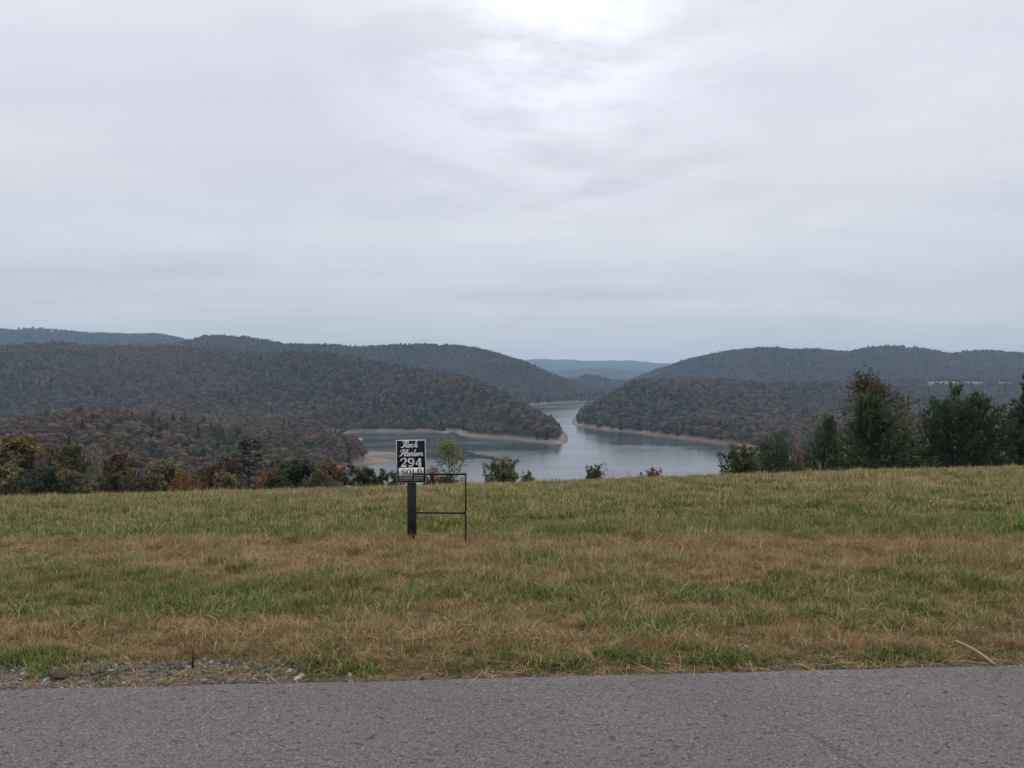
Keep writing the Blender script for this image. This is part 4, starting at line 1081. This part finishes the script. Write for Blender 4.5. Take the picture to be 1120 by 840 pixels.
KINDS = {   # height, radius, lean, width, materials, lie
 'deep':  (0.088, .080, .85, .0052, ['deep', 'green', 'green', 'yellow'], 0),
 'green': (0.080, .080, .95, .0048, ['green', 'yellow', 'deep', 'tan'], 0),
 'mixed': (0.080, .085, 1.1, .0044, ['green', 'yellow', 'tan', 'brown', 'green'], 0.1),
 'tan':   (0.095, .080, 1.0, .0036, ['tan', 'yellow', 'brown', 'tan', 'brown'], 0.1),
 'brown': (0.080, .090, 1.2, .0038, ['brown', 'tan', 'green', 'brown', 'yellow'], .2),
 'low':   (0.042, .085, .90, .0085, ['deep', 'green'], 0),
 'lying': (0.12, .09, 1.3, .0036, ['straw', 'tan', 'brown'], .84),
 'seed':  (0.16, .09, .50, .0026, ['tan', 'straw', 'yellow'], 0),
}
GK = list(KINDS); GSRC = []
for rng_i, (nb, wmul) in enumerate(((26, 1.0), (22, 2.2))):       # fine tufts near, coarser ones up the field
    for gi_, k in enumerate(GK):
        h, rd, le, wd, ms, lie = KINDS[k]
        for s in range(3): GSRC.append(tuft(500 + gi_ * 10 + s + rng_i * 100, nb, h, rd * (1 if rng_i == 0 else 1.5), le, wd * wmul, ms, lie))
rng = np.random.default_rng(99)
def wedge(y0, y1, dens):
    hw = 0.78; n = int(dens * hw * (y1 * y1 - y0 * y0))
    y = np.sqrt(rng.uniform(y0 * y0, y1 * y1, n)); x = rng.uniform(-hw, hw, n) * y
    return np.stack([x, y], 1)
GP = np.concatenate([wedge(3.5, 5.2, 760), wedge(5.2, 8, 560), wedge(8, 12, 350), wedge(12, 20, 190), wedge(20, 34, 85)])
e = GP[:, 1] - road_edge(GP[:, 0])
gm = gravel_mask(GP[:, 0], GP[:, 1])
keep = (e > 0.03) & (rng.random(len(GP)) > gm * 0.66 * (e < 1)) 
GP, e = GP[keep], e[keep]
gz = ground_h(GP[:, 0], GP[:, 1])
gpx = GP[:, 0] / GP[:, 1] * F + 560; gpy = HY + (CZ - gz) / GP[:, 1] * F
def blob(cx, cy, rx, ry): return np.exp(-(((gpx - cx) / rx) ** 2 + ((gpy - cy) / ry) ** 2))
n1 = fbm(GP[:, 0] * .55, GP[:, 1] * .8, 4, 201); n2 = fbm(GP[:, 0] * 2.2, GP[:, 1] * 2.4, 3, 207)
g = np.interp(gpy, [515, 540, 560, 585, 597, 625, 645, 690, 705, 722, 738, 760], [.60, .68, .84, .80, .32, .32, .58, .48, .26, .38, .48, .44])
g = g + .35 * blob(120, 575, 220, 20) + .25 * blob(350, 578, 110, 14) + .75 * blob(800, 573, 72, 9) + .25 * blob(1020, 566, 110, 12) + .3 * blob(630, 590, 70, 12)
g = g - .5 * blob(170, 604, 220, 12) - .20 * blob(620, 606, 500, 10) - .40 * blob(900, 598, 260, 11) + .35 * blob(100, 655, 170, 22) + .22 * blob(900, 650, 260, 14)
g = g - .25 * blob(440, 588, 70, 10) - .2 * blob(200, 708, 260, 16) - .22 * blob(850, 705, 330, 18) + .35 * blob(530, 720, 30, 10) + .3 * blob(250, 712, 40, 6) + .3 * blob(60, 722, 120, 6)
n3 = fbm(GP[:, 0] * 7, GP[:, 1] * 6, 3, 211)
g = g + .08 + .8 * n1 + 1.0 * n2 + .9 * n3
u = rng.random(len(GP))
gk = np.full(len(GP), GK.index('brown'))
def setk(mask, k): gk[mask] = GK.index(k)
setk(g > .14, 'tan'); setk((g > .14) & (u < .35), 'brown')
setk(g > .34, 'mixed'); setk((g > .34) & (u < .22), 'tan'); setk((g > .34) & (u > .86), 'brown')
setk(g > .56, 'green'); setk((g > .56) & (u < .18), 'mixed')
setk(g > .86, 'deep'); setk((g > .86) & (u < .3), 'green')
setk((u > .95) & (GP[:, 1] > 6), 'seed'); setk((u > .92) & (GP[:, 1] > 12), 'seed')
lowz = (gpy > 690) & (g > .5) & (u > .45); setk(lowz, 'low')
straw = blob(110, 620, 230, 9) * .75 + blob(500, 612, 300, 6) * .25 + .14
setk((rng.random(len(GP)) < straw) & (g < .55), 'lying')
setk((e < .10) & (u < .75), 'lying')
far_t = (GP[:, 1] > 9.5)
pick = gk * 3 + rng.integers(0, 3, len(GP)) + far_t * (len(GK) * 3)
sc = rng.uniform(0.65, 1.25, len(GP)) * np.interp(GP[:, 1], [3.8, 4.6, 6, 8, 12, 30], [.62, .85, .9, 1.0, 1.0, 0.95])
sc *= 1 + 0.3 * sstep(.1, .3, n1) * (gk == GK.index('deep')) * (GP[:, 1] < 9)
sc *= np.interp(e, [0, .2, .5], [.6, .8, 1.0]) * np.clip(1 + 1.3 * n2 + 1.3 * n3, .5, 1.7)
zr_ = np.zeros(len(GP))
grass = scatter('grass', np.stack([GP[:, 0], GP[:, 1], gz], 1), pick, np.stack([rng.normal(0, .12, len(GP)), rng.normal(0, .12, len(GP)), rng.uniform(0, 6.283, len(GP))], 1),
                np.stack([sc, sc, sc], 1), GSRC)
print('GRASS', len(GP))

# dead straw lying along the road edge and over the asphalt lip
SR = [tuft(800 + s, 5, .20, .07, 1.5, .0030, ['tan', 'brown', 'straw'], .95) for s in range(4)]
n = 360
sxp = rng.uniform(-3.4, 3.4, n); off = rng.normal(.075, .035, n)
keep = (fbm(sxp * 1.4, sxp * 0 + 9.1, 3, 301) > -.16); sxp, off = sxp[keep], off[keep]
syp = road_edge(sxp) + off
szp = np.where(off < 0.02, 0.014, ground_h(sxp, syp) + .012)
n = len(sxp)
scatter('dead_straw', np.stack([sxp, syp, szp], 1), rng.integers(0, 4, n), np.stack([np.zeros(n), np.zeros(n), rng.uniform(0, 6.283, n)], 1), np.stack([rng.uniform(.4, .95, n)] * 3, 1) * np.array([1, 1, .8]), SR)

# gravel on the verge
M['stone'], t, b = new_mat('limestone_chips', 0.9, 0.2)
oi = N(t, 'ShaderNodeObjectInfo')
c = ramp(t, oi.outputs['Random'], [(0, (0.09, 0.08, 0.07)), (.5, (0.17, 0.158, 0.145)), (1, (0.36, 0.345, 0.33))])
L(t, mix_col(t, noise(t, obj_co(t), 30, 4), mix_col(t, 1.0, c, (.6, .58, .55), 'MULTIPLY'), c), b.inputs['Base Color'])
def stone_mesh(seed, mat):
    rng = np.random.default_rng(seed)
    import bmesh
    bm = bmesh.new(); bmesh.ops.create_icosphere(bm, subdivisions=2, radius=1.0)
    cut = [(unit(rng, 1)[0], rng.uniform(.45, .8)) for _ in range(9)]
    for v in bm.verts:
        for nn, dd in cut:
            k = float(np.dot(v.co, nn))
            if k > dd: v.co -= Vector(nn) * (k - dd)
        v.co *= 1 + rng.normal() * .03
        v.co.z *= .65
    me = bpy.data.meshes.new('stone'); bm.to_mesh(me); bm.free(); me.materials.append(mat); return me
ST = [stone_mesh(s, M['stone']) for s in range(6)]
n = 26000
px_, py_ = rng.uniform(-4.6, 3.4, n), None
py_ = road_edge(px_) + rng.uniform(-0.02, 0.5, n) ** 1.0
gm = gravel_mask(px_, py_)
cl = fbm(px_ * 3, py_ * 3, 3, 401)
keep = rng.random(n) < gm * (.35 + 1.5 * np.maximum(cl + .12, 0)) * np.where(px_ > -.8, .10, 1)
px_, py_ = px_[keep], py_[keep]; n = len(px_)
sz_ = np.exp(rng.normal(math.log(.0062), .55, n)).clip(.003, .024)
scatter('gravel', np.stack([px_, py_, ground_h(px_, py_) + sz_ * .25], 1), rng.integers(0, 6, n), rng.uniform(0, 6.283, (n, 3)) * np.array([.15, .15, 1]), np.stack([sz_, sz_ * rng.uniform(.6, 1, n), sz_ * rng.uniform(.6, 1, n)], 1), ST)

# single things on the verge
M['clod'] = plain('brown_clod', (0.095, 0.075, 0.06), .95, .4, 60, bmp=.6)
M['pale_stone'] = plain('pale_stone', (0.42, 0.41, 0.40), .9, .3, 40, bmp=.5)
def lump(name, px, py, size, mat, label, cat, seed):
    Y = 4.0
    for _ in range(8):
        x = (px - 560) / F * Y; Y = (CZ - ground_at(x, Y)) * F / (py - HY)
    x = (px - 560) / F * Y
    o = link(name, stone_mesh(seed, M[mat]), None, (x, Y, ground_at(x, Y) + size[2] * .25)); o.scale = size; o.rotation_euler = (0.2, .1, seed)
    tag(o, label, cat)
lump('earth_clod', 61, 744, (.055, .05, .065), 'clod', 'dark brown clod of earth sitting in the gravel on the left verge', 'clod', 71)
lump('stone', 818, 713, (.035, .03, .04), 'pale_stone', 'pale whitish stone half buried in the grass above the road edge', 'stone', 72)
lump('stone', 45, 749, (.022, .02, .02), 'pale_stone', 'pale stone lying right below the dark earth clod', 'stone', 73)
lump('stone', 324, 746, (.026, .022, .02), 'pale_stone', 'pale stone at the right end of the gravel strip', 'stone', 74)
a_, b_ = at(1049, 703, 4.50), at(1092, 729, 4.16)
pth = np.array([np.array(a_) + (np.array(b_) - np.array(a_)) * k + np.array([0, 0, .012 * math.sin(3.1 * k)]) for k in np.linspace(0, 1, 9)])
org = pth[-1].copy()
o = link('dry_stalk', MB().tube(pth - org, np.linspace(.0055, .0075, 9), 6).mesh('dry_stalk', [BM['straw']]), None, org)
tag(o, 'long pale dry stalk leaning out of the grass at the right verge', 'stalk')
x = (213 - 560) / F * 4.2
o = link('dead_stem', MB().tube([(0, 0, -.03), (.002, 0, .03), (.006, .002, .07), (.004, 0, .10)], [.007, .006, .005, .003], 6).mesh('dead_stem', [M['post']]), None, (x, 4.14, ground_at(x, 4.14)))
tag(o, 'short dark dead stem standing up from the gravel strip', 'stem')
